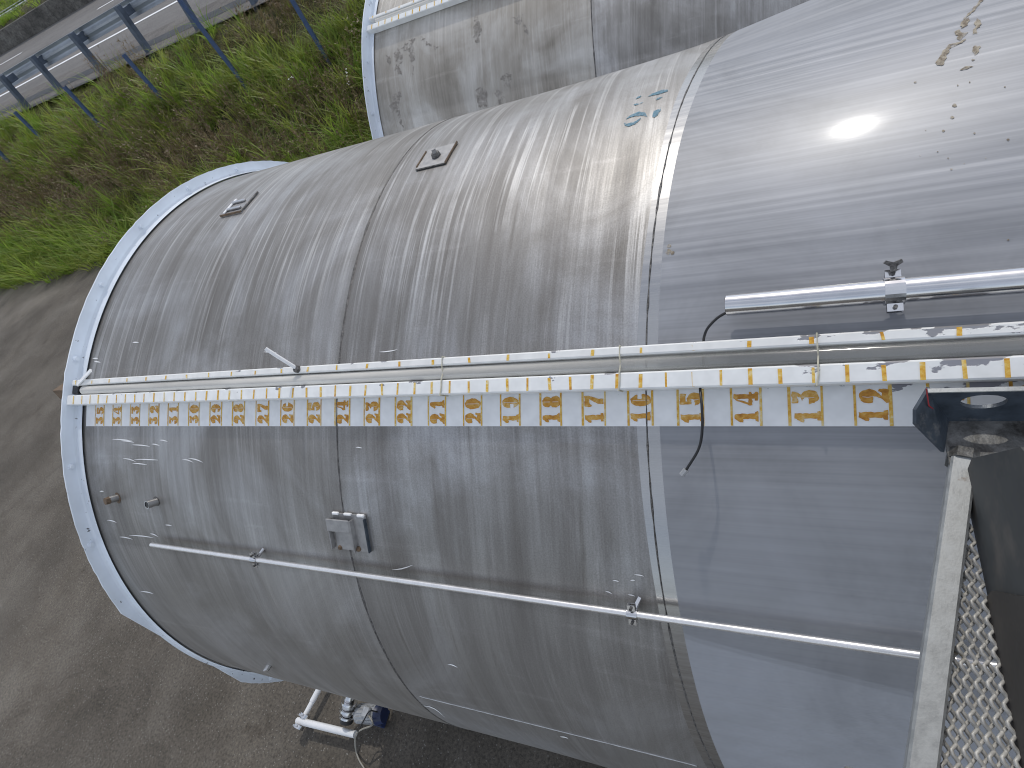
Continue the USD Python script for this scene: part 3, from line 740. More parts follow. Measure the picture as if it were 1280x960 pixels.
class Tank:
    """Everything on a shell is placed by th (degrees round the shell; 37 is the top, less is nearer the camera), y (along the axis) and h (out from the plate)."""

    def __init__(s, axis_h, shift=0.0, flare=False):
        s.ah, s.shift, s.flare = axis_h, shift, flare

    def d(s, y):                                  # the lower courses of the first tank widen a little
        return flare(y) if s.flare else 0.0

    def P(s, th, y, h=0.0):
        y = np.asarray(y, float); r0 = R + np.asarray(h, float); rr = r0 + s.d(y)
        a = np.radians(np.asarray(th, float) + (s.slide(th, r0, rr) if s.flare else 0) - 37.0 + s.shift)
        a, y, rr = np.broadcast_arrays(a, y, rr)
        return np.stack([np.sin(a) * rr, y, s.ah + np.cos(a) * rr], -1)

    def slide(s, th, r0, rr):                     # what runs straight down the shell stays straight where the wall widens
        D_ = 2.4853; dl = np.radians(np.asarray(th, float) - 2.34)
        al = np.arctan2(r0 * np.sin(dl), D_ - r0 * np.cos(dl))
        new = np.arcsin(np.clip(D_ * np.sin(al) / rr, -1, 1)) - al
        w_ = np.clip((np.radians(54) - np.abs(dl)) / np.radians(16), 0, 1); w_ = w_ * w_ * (3 - 2 * w_)
        return np.degrees(np.where((w_ > 0) & (r0 > .8 * R), (new - dl) * w_, 0))

    def N(s, th):
        a = np.radians(th - 37.0 + s.shift); return np.array([math.sin(a), 0, math.cos(a)])

    def T(s, th):
        a = np.radians(th - 37.0 + s.shift); return np.array([math.cos(a), 0, -math.sin(a)])

    def seg(s, th0, th1, y0, y1, h0, h1, nt=3):
        th = np.linspace(th0, th1, nt + 1); v = []
        for t in th:
            v += [s.P(t, y0, h0), s.P(t, y0, h1), s.P(t, y1, h1), s.P(t, y1, h0)]
        v = np.array(v); f = []
        for i in range(nt):
            a = 4 * i
            for j in range(4):
                p, q = a + j, a + (j + 1) % 4
                f += [[p, q, q + 4], [p, q + 4, p + 4]]
        e = 4 * nt
        f += [[0, 2, 1], [0, 3, 2], [e, e + 1, e + 2], [e, e + 2, e + 3]]
        m = trimesh.Trimesh(v, f, process=False); trimesh.repair.fix_normals(m)
        return m.vertices, m.faces

    def course(s, y0f, y1f, nth=240, ny=20, h=0.0):
        """One plate course; y0f and y1f give its edges for th."""
        th = np.linspace(-143, 217, nth + 1)
        u = np.linspace(0, 1, ny + 1)
        TH, U = np.meshgrid(th, u, indexing='ij')
        Y = y0f(TH) * (1 - U) + y1f(TH) * U
        v = s.P(TH, Y, h).reshape(-1, 3); uv = np.stack([np.radians(TH) * R, Y], -1).reshape(-1, 2)
        k = ny + 1; i, j = np.meshgrid(np.arange(nth), np.arange(ny), indexing='ij'); a = (i * k + j).ravel()
        f = np.vstack([np.stack([a, a + k, a + k + 1], 1), np.stack([a, a + k + 1, a + 1], 1)])
        m = trimesh.Trimesh(v, f, process=False)
        mid = v[f[0]].mean(0) - [0, v[f[0]].mean(0)[1], s.ah]
        if m.face_normals[0] @ mid < 0:
            f = f[:, ::-1]
        return (v, f), uv

    def bead(s, yf, wid=0.005, h=0.0025, nth=420, seed=0):
        th = np.linspace(-143, 217, nth + 1); r_ = np.random.default_rng(seed)
        j = np.convolve(r_.normal(0, .0012, nth + 9), np.ones(9) / 9, 'valid'); j[-1] = j[0]
        prof = [(-1, 0.0), (-.5, .8), (.0, 1.0), (.5, .8), (1, 0.0)]
        wob = 1 + r_.normal(0, .25, nth + 1); wob[-1] = wob[0]
        V = np.stack([s.P(th, yf(th) + j + a * wid * wob, -0.0012 + b * (h + .0012)) for a, b in prof], 1).reshape(-1, 3)
        f = []
        for i in range(nth):
            for q in range(4):
                a = i * 5 + q
                f += [[a, a + 5, a + 6], [a, a + 6, a + 1]]
        return V, np.array(f)[:, ::-1]

    def bar(s, thc, wid, h0, h1, y0, y1, c=0.003):
        """A straight rail of rectangular section on the shell, with uv in metres."""
        N, T = s.N(thc), s.T(thc)
        pr = rrect(wid, h1 - h0, c) + [0, (h0 + h1) / 2]
        n_ = len(pr); v, uv, f = [], [], []
        ys = np.linspace(y0, y1, 34)
        for j in range(n_):                                   # each face gets its own vertices: flat shading with uv
            a, b = pr[j], pr[(j + 1) % n_]
            k = len(v)
            for y in ys:
                for q in (a, b):
                    v.append(s.P(thc, y) + T * q[0] + N * q[1]); uv.append((q[0], y))
            for i in range(len(ys) - 1):
                m_ = k + 2 * i; f += [[m_, m_ + 1, m_ + 3], [m_, m_ + 3, m_ + 2]]
        for y, sgn in ((y0, 1), (y1, -1)):
            k = len(v)
            for q in pr:
                v.append(s.P(thc, y) + T * q[0] + N * q[1]); uv.append((q[0], y))
            for j in range(1, n_ - 1):
                f.append([k, k + j, k + j + 1])
        m = trimesh.Trimesh(np.array(v), np.array(f), process=False)
        tc_ = m.triangles_center
        fc = tc_ - (s.P(thc, np.clip(tc_[:, 1], y0 + .02, y1 - .02)) + N * (h0 + h1) / 2)
        flip = np.einsum('ij,ij->i', fc * [1, 1, 1], m.face_normals) < 0
        F = np.array(f); F[flip] = F[flip][:, ::-1]
        return (np.array(v), F), np.array(uv)

    def decal(s, pg, h=0.0011):
        """A polygon in (arc metres, y) laid on the plate as a thin film, cut fine enough to follow it."""
        v, f = poly_tri(pg)
        if np.ptp(v[:, 0]) > .05:
            m = trimesh.Trimesh(np.c_[v, 0 * v[:, 0]], f, process=False)
            vv, ff = trimesh.remesh.subdivide_to_size(m.vertices, m.faces, .03, max_iter=8)
            v, f = vv[:, :2], ff
        P = s.P(np.degrees(v[:, 0] / R), v[:, 1], h)
        nrm = np.cross(P[f[:, 1]] - P[f[:, 0]], P[f[:, 2]] - P[f[:, 0]])
        ctr = P[f].mean(1) - [0, 0, s.ah]; ctr[:, 1] = 0
        fl = np.einsum('ij,ij->i', nrm, ctr) < 0
        f = np.array(f); f[fl] = f[fl][:, ::-1]
        return P, f


def px_tank(x, y, h=0.0):
    """(th, y) on the first tank's shell of the point that shows at pixel x, y."""
    r = ray(x, y); c = np.array([T1[0], 0, AX1 - H]); rr = R + h
    for _ in range(6):
        A = r[0] ** 2 + r[2] ** 2; B = -2 * (r[0] * c[0] + r[2] * c[2]); C = c[0] ** 2 + c[2] ** 2 - rr * rr
        t = (-B - math.sqrt(max(B * B - 4 * A * C, 0))) / (2 * A); q = r * t - c; rr = R + h + float(flare(q[1]))
    th = 37 + math.degrees(math.atan2(q[0], q[2])); g = math.radians(th - 2.34)
    al = math.atan2(rr * math.sin(g), 2.4853 - rr * math.cos(g))
    if abs(g) < math.radians(45):
        th = 2.34 + math.degrees(math.asin(max(-1, min(1, 2.4853 * math.sin(al) / (R + h)))) - al)
    return th, q[1]


def arc(x, y):
    th, yy = px_tank(x, y); return math.radians(th) * R, yy


UNIT = 0.099843


def yn(k):
    return -1.34001 + UNIT * k


# stencilled digits, in a box 0.76 wide and 1 high
def E(cx, cy, rx, ry):
    return affinity.scale(Point(cx, cy).buffer(1, 24), rx, ry)


def PG(*p):
    return Polygon(p).buffer(0)


def digit(c):
    slit = lambda x0, y0, x1, y1: sbox(x0, y0, x1, y1)
    if c == '0':
        return E(.38, .5, .38, .5).difference(slit(.335, .05, .425, .95))
    if c == '1':
        return unary_union([sbox(.26, .1, .52, .97), PG((.26, .97), (.08, .74), (.06, .66), (.16, .64), (.26, .72)), PG((.12, 0), (.66, 0), (.62, .1), (.16, .1))]).difference(slit(.30, .47, .34, .53))
    if c == '2':
        top = E(.38, .69, .36, .31).difference(slit(.31, .47, .39, .93)).difference(sbox(0, .36, .38, .56))
        return unary_union([top, PG((.50, .50), (.72, .60), (.32, .16), (.02, .10), (.02, .02)), PG((.02, 0), (.72, 0), (.76, .30), (.66, .30), (.58, .18), (.30, .18), (.02, .06))])
    if c == '3':
        bowl = E(.38, .33, .37, .33).difference(slit(.30, .12, .39, .56)).difference(PG((0, .34), (.30, .34), (.30, .62), (0, .62)))
        return unary_union([bowl, PG((.04, 1), (.70, 1), (.70, .90), (.46, .60), (.30, .60), (.48, .83), (.04, .80))])
    if c == '4':
        return unary_union([sbox(.40, .12, .64, 1), sbox(.26, 0, .74, .09), PG((.0, .26), (.76, .26), (.76, .36), (.10, .36), (.34, .90), (.34, .98), (.0, .36))]).difference(slit(.345, .26, .395, .40))
    if c == '5':
        bowl = E(.38, .33, .37, .33).difference(slit(.30, .12, .39, .54)).difference(PG((0, .30), (.30, .30), (.30, .5), (0, .5)))
        return unary_union([bowl, PG((.08, .50), (.20, .60), (.20, .80), (.70, .76), (.70, 1), (.08, 1))])
    if c == '6':
        return unary_union([E(.38, .5, .38, .5).difference(sbox(.43, .44, .8, .70)), ]).difference(slit(.335, .05, .425, .95)).difference(PG((.43, .44), (.8, .44), (.8, .72), (.43, .72)))
    if c == '7':
        return unary_union([PG((.02, 1), (.74, 1), (.74, .86), (.52, .30), (.50, 0), (.22, 0), (.24, .30), (.58, .78), (.18, .78), (.10, .66), (.02, .66))]).difference(slit(.30, .40, .60, .45))
    if c == '8':
        return unary_union([E(.38, .74, .33, .27), E(.38, .27, .38, .28)]).difference(slit(.335, .06, .425, .46)).difference(slit(.335, .56, .425, .95))
    if c == '9':
        return affinity.rotate(digit('6'), 180, origin=(.38, .5))


def wobble(pg, seed, amp):
    r_ = np.random.default_rng(seed)
    out = []
    for g in getattr(pg, 'geoms', [pg]):
        g = g.segmentize(.08)
        c = np.array(g.exterior.coords)[:-1]
        c = c + (np.stack([meshkit.noise(np.c_[c * 9, 0 * c[:, 0] + seed + q * 50]) for q in (0, 1)], 1) - .5) * amp
        p = Polygon(c, [list(i.coords) for i in g.interiors]).buffer(0)
        out.append(p)
    return unary_union(out)


def gauge(T, t, y_lo, y_hi, th_lo, th_gap0, th_gap1, th_up, numbers, ticks0=-.12968, dense=True):
    """White level gauge: number strip, two painted rails with ochre marks, the clear tube between and its ties."""
    if numbers:
        pg = sbox(math.radians(1.05) * R, y_lo, math.radians(4.35) * R, 2.262)
        pgv = T.decal(pg, .0009)
        v, f = pgv
        a = np.arctan2(v[:, 0], v[:, 2] - T.ah)
        obj('number_strip', pgv, M['strip'], t, uv=np.c_[(a + math.radians(37 - T.shift)) * R - math.radians(2.9) * R, v[:, 1]])
        obj('gauge_channel', T.decal(sbox(math.radians(5.6) * R, .55, math.radians(7.3) * R, 2.25), .0009), M['gap'], t)
    for (c0, w_, nm, mt) in ((0.5 * (th_lo + th_gap0), math.radians(th_gap0 - th_lo) * (R + .042), 'lower_rail', M['rail']), (0.5 * (th_gap1 + th_up), math.radians(th_up - th_gap1) * (R + .042), 'upper_rail', M['rail2'])):
        mesh, uv = T.bar(c0, w_, .0 if nm == 'lower_rail' else .006, .042, y_lo, y_hi if nm == 'lower_rail' else y_hi - .05)
        p = obj(nm, mesh, mt, t, uv=uv)
        step = UNIT / 2 if nm == 'lower_rail' else UNIT
        y = ticks0 - 0.5 * step * 0 - step * 5 if nm == 'lower_rail' else yn(16) + .012 + UNIT * -6
        N, TT = T.N(c0), T.T(c0)
        while y < y_hi - .06:
            if y > y_lo + .05:
                ww = .0022 + .0016 * rng.random()
                ctr = T.P(c0, y + rng.normal(0, .0008), .0426); sk = rng.normal(0, .0012); hw = w_ / 2 - .0022; cut = rng.uniform(0, .004)
                v = np.array([ctr + TT * (-hw) + [0, -ww + sk, 0], ctr + TT * (hw - cut) + [0, -ww, 0], ctr + TT * (hw - cut) + [0, ww, 0], ctr + TT * (-hw) + [0, ww + sk, 0]])
                f = np.array([[0, 1, 2], [0, 2, 3]])
                if np.cross(v[1] - v[0], v[2] - v[0]) @ N < 0:
                    f = f[:, ::-1]
                obj('tick_mark', (v, f), M['ochre'], p)
            y += step
    c = .5 * (th_gap0 + th_gap1)
    ys = np.linspace(y_lo + .02, y_hi - .1, 30)
    obj('sight_tube', sweep(T.P(c, ys, .027), .0150, 16), M['tube'], t, smooth=40)


def flange_ring(T, t, y, outer, cut=None, seed=0):
    """Painted angle ring round the open end: the standing leg, the leg on the shell, bolts."""
    a = np.linspace(0, 2 * np.pi, 361)[:-1]
    r_ = np.random.default_rng(seed)
    ring = Polygon(np.c_[np.cos(a), np.sin(a)] * (outer + r_.normal(0, .0006, 360))[:, None])
    if cut:
        th0, th1 = cut
        p0, p1 = (np.array([math.cos(math.radians(q)), math.sin(math.radians(q))]) * outer for q in (th0, th1))
        m_ = (p0 + p1) / 2; nn = m_ / np.linalg.norm(m_); tt = np.array([-nn[1], nn[0]])
        ring = ring.difference(Polygon([m_ + tt * .8, m_ - tt * .8, m_ - tt * .8 + nn * .5, m_ + tt * .8 + nn * .5]))
    ring = ring.difference(Point(0, 0).buffer(R + .0015, 180))
    # polygon plane: th = 0 along ex, th = 90 along ey
    ex, ey = T.N(0), T.N(90)
    m = plate(ring, .006, [0, y, T.ah], ex, ey)
    p = obj('rim_flange', m, M['flange'], t)
    th = np.linspace(-143, 217, 241)
    prof = [(y - .035, .0065), (y - .0345, .008), (y - .010, .0082), (y - .005, .011), (y - .0032, .018)]
    V = np.stack([T.P(th, yy, hh) for yy, hh in prof], 1).reshape(-1, 3)
    f = []
    for i in range(240):
        for q in range(4):
            k = i * 5 + q
            f += [[k, k + 1, k + 6], [k, k + 6, k + 5]]
    obj('rim_collar', (V, np.array(f)), M['flange'], t, smooth=True)
    for k in range(28):
        q = 11.5 + 12.72 * k
        if cut and cut[1] - 3 < (q if q < 217 else q - 360) < cut[0] + 3:
            continue
        b = T.P(q, y - .003, .032); ax = np.array([0, -1, 0])
        obj('bolt', cat(cyl(b, b + ax * .003, .011, 12), cyl(b + ax * .003, b + ax * .010, .0075, 6)), M['flange'], t)
    return p


def clampset(T, parent, th, y, h, rad, mt, wing=False):
    """A pipe clip: stem and pad on the shell, band round the pipe, screw lugs."""
    N, TT = T.N(th), T.T(th)
    c = T.P(th, y, h)
    a = np.linspace(0, 2 * np.pi, 25)
    w_ = .011 if not wing else .014
    k0, k1 = rad + .0006, rad + .0028
    ring = []
    for yy, rr in ((-w_, k0), (-w_, k1), (w_, k1), (w_, k0)):
        ring.append(np.stack([c + N * rr * math.cos(q) + TT * rr * math.sin(q) + [0, yy, 0] for q in a]))
    V = np.stack(ring, 1).reshape(-1, 3); f = []
    for i in range(24):
        for q in range(4):
            p0, p1 = i * 4 + q, i * 4 + (q + 1) % 4
            f += [[p0, p1, p1 + 4], [p0, p1 + 4, p0 + 4]]
    m = trimesh.Trimesh(V, f, process=False); trimesh.repair.fix_normals(m)
    band = obj('clamp', (m.vertices, m.faces), mt, parent)
    for s in (-1, 1):
        q = c + TT * s * (rad + .009)
        box_ = trimesh.creation.box([.013, .016 if not wing else .022, .0035])
        Rm = np.stack([TT, [0, 1, 0], N], 1)
        for dn in (-.0035, .0035):
            obj('lug', (box_.vertices @ Rm.T + q + N * dn, box_.faces), mt, band)
        obj('screw', cyl(q - N * .010, q + N * .010, .0034, 8), M['weld'], band)
    base = T.P(th, y, 0)
    obj('stem', cyl(T.P(th - (0.0 if wing else -.9), y + (.0 if wing else -.012), 0.0), c + N * (-rad), .005, 8), mt, band)
    if wing:
        q = c + TT * (rad + .010) + N * .012
        v = np.array([q + [0, -.004, 0] - TT * .003, q + [0, .004, 0] - TT * .003, q + [0, .016, 0] + TT * .022 + N * .006, q + [0, -.012, 0] + TT * .026 + N * .006, q + [0, .002, 0] + TT * .020 + N * .006])
        pgw = Polygon([(-.004, 0), (.004, 0), (.005, .008), (.014, .014), (.010, .018), (.0, .014), (-.011, .018), (-.013, .013), (-.005, .008)])
        obj('wing_nut', plate(pgw, .006, q, [0, 1, 0], TT * .9 + N * .45), M['weld'], band)
    return band


def lug_bracket(T, t, th, y, kind, tilt=0.0):
    """Welded lug: base plate, cheeks, cross plate."""
    TT, N = T.T(th), T.N(th); c = T.P(th, y, .0)
    Rm = np.stack([TT, [0, 1, 0], N], 1)

    def b(u, yy, hh, su, sy, sh, name, mt, parent, c_=.002):
        v, f = bx(u, yy, hh, su, sy, sh, c_)
        return obj(name, (np.asarray(v) @ Rm.T + c, f), mt, parent)
    if kind == 'plate':
        p = obj('lug_plate', (np.asarray(bx(0, 0, .0012, .115, .105, .0024, .0006)[0]) @ Rm.T + c, bx(0, 0, .0012, .115, .105, .0024, .0006)[1]), M['lug'], t)
        b(0, -.053, .004, .118, .004, .008, 'lug_bar', M['rusty'], p)
        b(-.058, 0, .0025, .004, .104, .005, 'lug_edge', M['weld'], p)
        q = c
        obj('socket', cyl(q + N * .004, q + N * .014, .015, 16, .013), M['weld'], p, smooth=40)
        obj('stud', cyl(q + N * .014, q + N * .026, .007, 10), M['lug'], p)
        b(0, .054, .004, .09, .004, .006, 'weld_line', M['rusty'], p)
    elif kind == 'frame':
        p = obj('lug_frame', (np.asarray(bx(-.06, 0, .004, .005, .11, .008, .001)[0]) @ Rm.T + c, bx(-.06, 0, .004, .005, .11, .008, .001)[1]), M['rusty'], t)
        b(.0, -.055, .004, .120, .005, .008, 'lug_bar', M['weld'], p)
        b(.02, .02, .004, .012, .07, .008, 'cross_bar', M['steel'], p)
        b(-.025, .01, .004, .012, .07, .008, 'cross_bar', M['steel'], p)
        b(.0, .05, .003, .09, .010, .006, 'lug_bar', M['splash'], p)
    else:
        p = obj('lug_base', (np.asarray(bx(0, -.012, .003, .105, .115, .006, .001)[0]) @ Rm.T + c, bx(0, -.012, .003, .105, .115, .006, .001)[1]), M['lug'], t)
        b(.024, .014, .022, .036, .080, .004, 'lug_plate', M['lug'], p)
        b(-.006, .053, .011, .086, .004, .020, 'cheek', M['lug'], p)
        b(-.006, -.026, .011, .092, .004, .022, 'cheek', M['lug'], p)
        b(.052, .030, .006, .008, .022, .008, 'weld_line', M['splash'], p)
        b(.052, -.012, .006, .007, .026, .008, 'weld_line', M['splash'], p)
        b(.051, -.056, .006, .008, .024, .008, 'weld_line', M['splash'], p)
        b(-.004, -.068, .007, .096, .005, .012, 'cheek', M['blueblack'], p)
        obj('weld_blob', trimesh.creation.icosphere(2, .008).apply_translation(c + Rm @ [-.045, -.03, .006]), M['rusty'], p, smooth=True)
        obj('weld_blob', trimesh.creation.icosphere(2, .007).apply_translation(c + Rm @ [-.048, .035, .005]), M['rusty'], p, smooth=True)


def build_tank1():
    T = Tank(AX1, 0.0, True)
    t = thing('steel_tank', 'large steel tank lying on its side, gauge strip with ochre numbers 12 to 35', 'tank', T1)
    s1 = lambda th: 1.100 + 0 * th
    s2 = lambda th: 0.270 - 0.080 * np.clip((np.asarray(th, float) - 3) / 44, -1.25, 1.25) ** 2
    s2b = lambda th: s2(th) - 0.026 + .003 * np.sin(np.radians(th) * 5)
    s2a = lambda th: s2(th) + 0.018 + .003 * np.sin(np.radians(th) * 9 + 1)
    end = lambda th: 2.318 + 0 * th
    bot = lambda th: -1.34 + 0 * th
    for y0, y1, nm in ((s1, end, 'dull'), (s2a, s1, 'dull2'), (s2, s2a, 'bare'), (s2b, s2, 'bare'), (bot, s2b, 'clean')):
        mesh, uv = T.course(y0, y1, ny=6 if nm == 'bare' else 70, nth=300)
        obj('shell_course' if nm != 'bare' else 'ground_weld_band', mesh, M[nm], t, smooth=True, uv=uv, label={'dull': 'weathered far course next to the rim', 'dull2': 'weathered middle course', 'clean': 'clean brushed near course'}.get(nm))
    obj('weld_seam', T.bead(s1, .0045, .002, seed=1), M['weld'], t, smooth=True)
    obj('weld_seam', T.bead(s2, .0026, .002, seed=2), M['weld'], t, smooth=True)
    # lengthwise weld low on the middle course
    ys = np.linspace(.24, 1.07, 60)
    tha, _ = px_tank(523, 869); thb, _ = px_tank(690, 912)
    obj('weld_seam', sweep(T.P(.5 * (tha + thb), ys, .0005), .0022 + rng.normal(0, .0003, 60), 6), M['steel'], t, smooth=True)
    # closed ends
    th = np.linspace(-143, 217, 121)
    for y, dy, nm in ((2.30, .16, 'end_cap'), (-1.335, -.14, 'end_cap')):
        V = [T.P(th, y + dy * (1 - (k / 5) ** 2), -R * (1 - k / 5)) for k in range(5, -1, -1)]
        V = np.stack(V, 1).reshape(-1, 3); f = []
        for i in range(120):
            for q in range(5):
                a = i * 6 + q
                f += [[a, a + 1, a + 7], [a, a + 7, a + 6]][:: 1]
        obj(nm, (V, np.array(f) if dy > 0 else np.array(f)[:, ::-1]), M['clean'], t, smooth=True)
    flange_ring(T, t, 2.312, 1.3551, cut=(-31.0, -61.5), seed=3)
    gauge(T, t, -1.30, 2.335, 4.30, 5.76, 7.26, 8.06, True)
    # numbers and their lines
    base_s = math.radians(1.05) * R
    for k in range(10, 36):
        for q, nm in ((0, 'number_line'), (.5, 'number_line')):
            y = yn(k + q) + rng.normal(0, .0008)
            if y < 2.25:
                wl = .0016 + .0012 * rng.random()
                obj(nm, T.decal(wobble(sbox(base_s + .001, y - wl, base_s + .0735, y + wl), k * 2 + int(q * 2), .0009),   .0016), M['ochre'], t)
        parts = []
        for i, ch in enumerate(str(k)):
            g = digit(ch)
            g = affinity.scale(wobble(g.buffer(.026), k * 7 + i, .06), .0315, .0405, origin=(0, 0))
            dx = base_s + (.0075 if i == 0 else .0415) + rng.normal(0, .0009)
            parts.append(affinity.translate(g, dx, yn(k) + .0035 + rng.normal(0, .0008)))
        obj('number', T.decal(unary_union(parts), .0016), M['digit'], t, label=f'ochre stencilled number {k}')
    # ties round rails and tube
    for x, y in ((1022, 445), (775, 452), (553, 470)):
        _, yy = px_tank(x, y, .04)
        pts = [T.P(4.22, yy + .004, .006), T.P(4.22, yy + .003, .0445), T.P(5.0, yy, .0447), T.P(5.8, yy, .0445), T.P(6.5, yy - .001, .040), T.P(7.2, yy, .0445), T.P(8.12, yy, .0447), T.P(8.15, yy, .008)]
        obj('zip_tie', sweep(pts, .0016, 6), M['tie'], t)
    # white peg on the upper rail and stub at the rim end
    th_, yy = px_tank(372, 465, .042)
    N = T.N(7.7); b = T.P(7.7, yy, .04)
    obj('peg', sweep([b, b + N * .05 + T.T(7.7) * .03 + np.array([0, .03, 0]), b + N * .075 + T.T(7.7) * .046 + np.array([0, .045, 0])], .0055, 8), M['splash'], t, smooth=40)
    obj('peg_nut', cyl(b - N * .001, b + N * .010, .010, 8), M['weld'], t)
    # end bracket: an angle iron that carries the gauge beyond the rim
    for th0, hh in ((6.7, .012), (6.7, .012)):
        pass
    c = T.P(6.6, 2.36, .0); N, TT = T.N(6.6), T.T(6.6); Rm = np.stack([TT, [0, 1, 0], N], 1)
    fr = sbox(-.028, -.028, .028, .028).difference(sbox(-.023, -.023, .023, .023))
    pl = plate(fr, .10, c + N * .002 + np.array([0, .0, 0]), (TT * .7 + N * .7), (N * .7 - TT * .7))
    obj('end_bracket', pl, M['rusty'], t)
    v, f = bx(0, -.03, .0, .03, .07, .03, .002); obj('end_block', (np.asarray(v) @ Rm.T + T.P(6.7, 2.34, .012), f), M['black'], t)
    v, f = bx(0, 0, 0, .05, .008, .004, .001); v = np.asarray(v)
    ta, ya = px_tank(100, 476, .045); tb, yb = px_tank(108, 472, .045)
    obj('gauge_tag', sweep([T.P(ta - .6, ya + .01, .046), T.P(tb + 1.0, yb - .03, .050)], 1, prof=rrect(.006, .012, .001), ref=T.N(7)), M['splash'], t)
    # pipes
    PT = px_tank(1117, 364, .042)[0]
    pp = obj('sensor_pipe', sweep(T.P(PT, np.linspace(.106, -1.25, 20), .042), .0195, 24), M['polished'], t, smooth=40)
    e = T.P(PT, .108, .042)
    obj('end_plug', cyl(e - [0, .004, 0], e + [0, .001, 0], .0172, 20), M['black'], pp)
    clampset(T, pp, PT, px_tank(1117, 364, .042)[1], .042, .0195, M['polished'], wing=True)
    clampset(T, pp, PT, -1.0, .042, .0195, M['polished'], wing=True)
    rod = obj('thin_rod', sweep(T.P(-16.3, np.linspace(1.942, -1.20, 24), .030), .0075, 16), M['silver'], t, smooth=40)
    for x, y in ((317, 695), (790, 765)):
        clampset(T, rod, -16.3, px_tank(x, y, .03)[1], .030, .0075, M['polished'])
    # cable
    cb = obj('cable', sweep(smooth_path([T.P(PT - .4, .104, .036), T.P(10.0, .125, .036), T.P(9.2, .142, .038), T.P(8.5, .150, .032), T.P(7.9, .153, .020), T.P(7.2, .155, .010), T.P(6.4, .156, .006), T.P(5.6, .157, .008), T.P(4.9, .158, .016), T.P(4.25, .159, .030), T.P(3.0, .155, .046),
                                         T.P(1.2, .154, .050), T.P(-.6, .162, .046), T.P(-2.4, .187, .044)]),   .0026, 8), M['black'], t, smooth=True)
    e0 = T.P(-2.4, .187, .044); e1 = T.P(-2.85, .196, .044)
    obj('connector', cyl(e0, e1, .0058, 8), M['motor'], cb)
    # stubs near the rim
    for (x, y), cap in (((147, 622), True), ((196, 627), False)):
        th_, yy = px_tank(x, y)
        b = T.P(th_, yy, 0); N = T.N(th_); ax = N * .98 + np.array([0, .10, 0])
        if cap:
            p = obj('nozzle', cyl(b, b + ax * .028, .0125, 16), M['steel'], t, smooth=40)
            obj('cap', cyl(b + ax * .026, b + ax * .040, .0135, 8, .0125), M['rusty'], p)
        else:
            an = np.linspace(0, 2 * np.pi, 17)
            p = obj('nozzle', cyl(b, b + ax * .032, .0130, 16, cap=False), M['steel'], t, smooth=40)
            obj('bore', cyl(b + ax * .0315, b + ax * .004, .0105, 16, cap=True), M['black'], p)
            rg = plate(Point(0, 0).buffer(.013).difference(Point(0, 0).buffer(.0105)),   .001, b + ax * .032, T.T(th_), np.array([0, 1.0, 0]))
            obj('lip', rg, M['steel'], p)
        obj('stain', T.decal(wobble(affinity.scale(Point(math.radians(th_) * R, yy).buffer(.02, 12), 1.0 if cap else .8, .8), 4, .01), .0007), M['rusty'] if cap else M['weld'], p)
    th_, yy = px_tank(336, 832); b = T.P(th_, yy, 0); N = T.N(th_)
    obj('nub', sweep([b, b + N * .014, b + N * .020 + np.array([0, .008, 0])], [.011, .010, .006], 8), M['steel'], t)
    a = px_tank(300, 256); lug_bracket(T, t, a[0], a[1], 'frame')
    a = px_tank(546, 196); lug_bracket(T, t, a[0], a[1], 'plate')
    a = px_tank(436, 664); lug_bracket(T, t, a[0], a[1], 'box')
    # mud, blue chalk numbers, splashes
    def film(pts, nm, mt, h=.0010, seed=0, amp=.006, **kw):
        pg = Polygon([arc(*p) for p in pts]).buffer(0)
        pg = wobble_m(pg, seed, amp)
        obj(nm, T.decal(pg, h), mt, t, **kw)

    def zp(x, y):                                       # enlarged crop of the mud -> picture
        return 1130 + x / 8, y / 8
    mud = [[(640, 180), (655, 200), (620, 270), (570, 285), (560, 262), (590, 210)], [(545, 300), (575, 330), (635, 330), (600, 370), (545, 415), (540, 380), (520, 340), (510, 318)], [(635, 385), (630, 405), (560, 440), (470, 480), (440, 520), (415, 600), (385, 660), (330, 660), (320, 630), (350, 580), (390, 505), (460, 445), (560, 420)],
           [(745, 185), (760, 220), (715, 345), (690, 340), (705, 280), (690, 245), (720, 205)], [(715, 455), (758, 480), (735, 520), (695, 560), (670, 515), (685, 480)], [(850, 0), (870, 8), (700, 130), (600, 205), (570, 230), (650, 150), (760, 70)],
           [(600, 675), (690, 668), (640, 690), (560, 710)], [(680, 590), (720, 600), (690, 612)]]
    for i, m_ in enumerate(mud):
        film([zp(*p) for p in m_], 'mud_stain', M['mud'], seed=i, amp=.008, label='dried brown mud streak' if i == 2 else None)
    dots = [(1193, 132, 4), (1190, 147, 3.4), (1179, 164, 2.6), (1218, 167, 2.0), (1260, 175, 2.6), (1157, 163, 1.3), (1144, 103, 2.4), (1212, 103, 1.5), (1197, 107, 1.6), (1189, 212, 2.2), (1172, 190, 1.2), (1185, 198, 1.3), (1256, 109, 1.6), (1260, 300, 2.0), (1232, 198, 1.0), (1205, 205, 1.0), (1150, 195, 1.2), (1122, 287, 1.0)]
    pgs = []
    for i, (x, y, rr) in enumerate(dots):
        an = np.linspace(0, 2 * np.pi, 11)[:-1]
        pgs.append(Polygon([arc(x + .72 * rr * math.cos(q) * (1 + .25 * math.sin(3 * q + i)), y + .55 * rr * math.sin(q)) for q in an]))
    obj('mud_specks', T.decal(unary_union(pgs), .0009), M['mud'], t, kind='stuff')

    def zb(x, y):
        return 760 + x / 8.73, 90 + y / 8.73
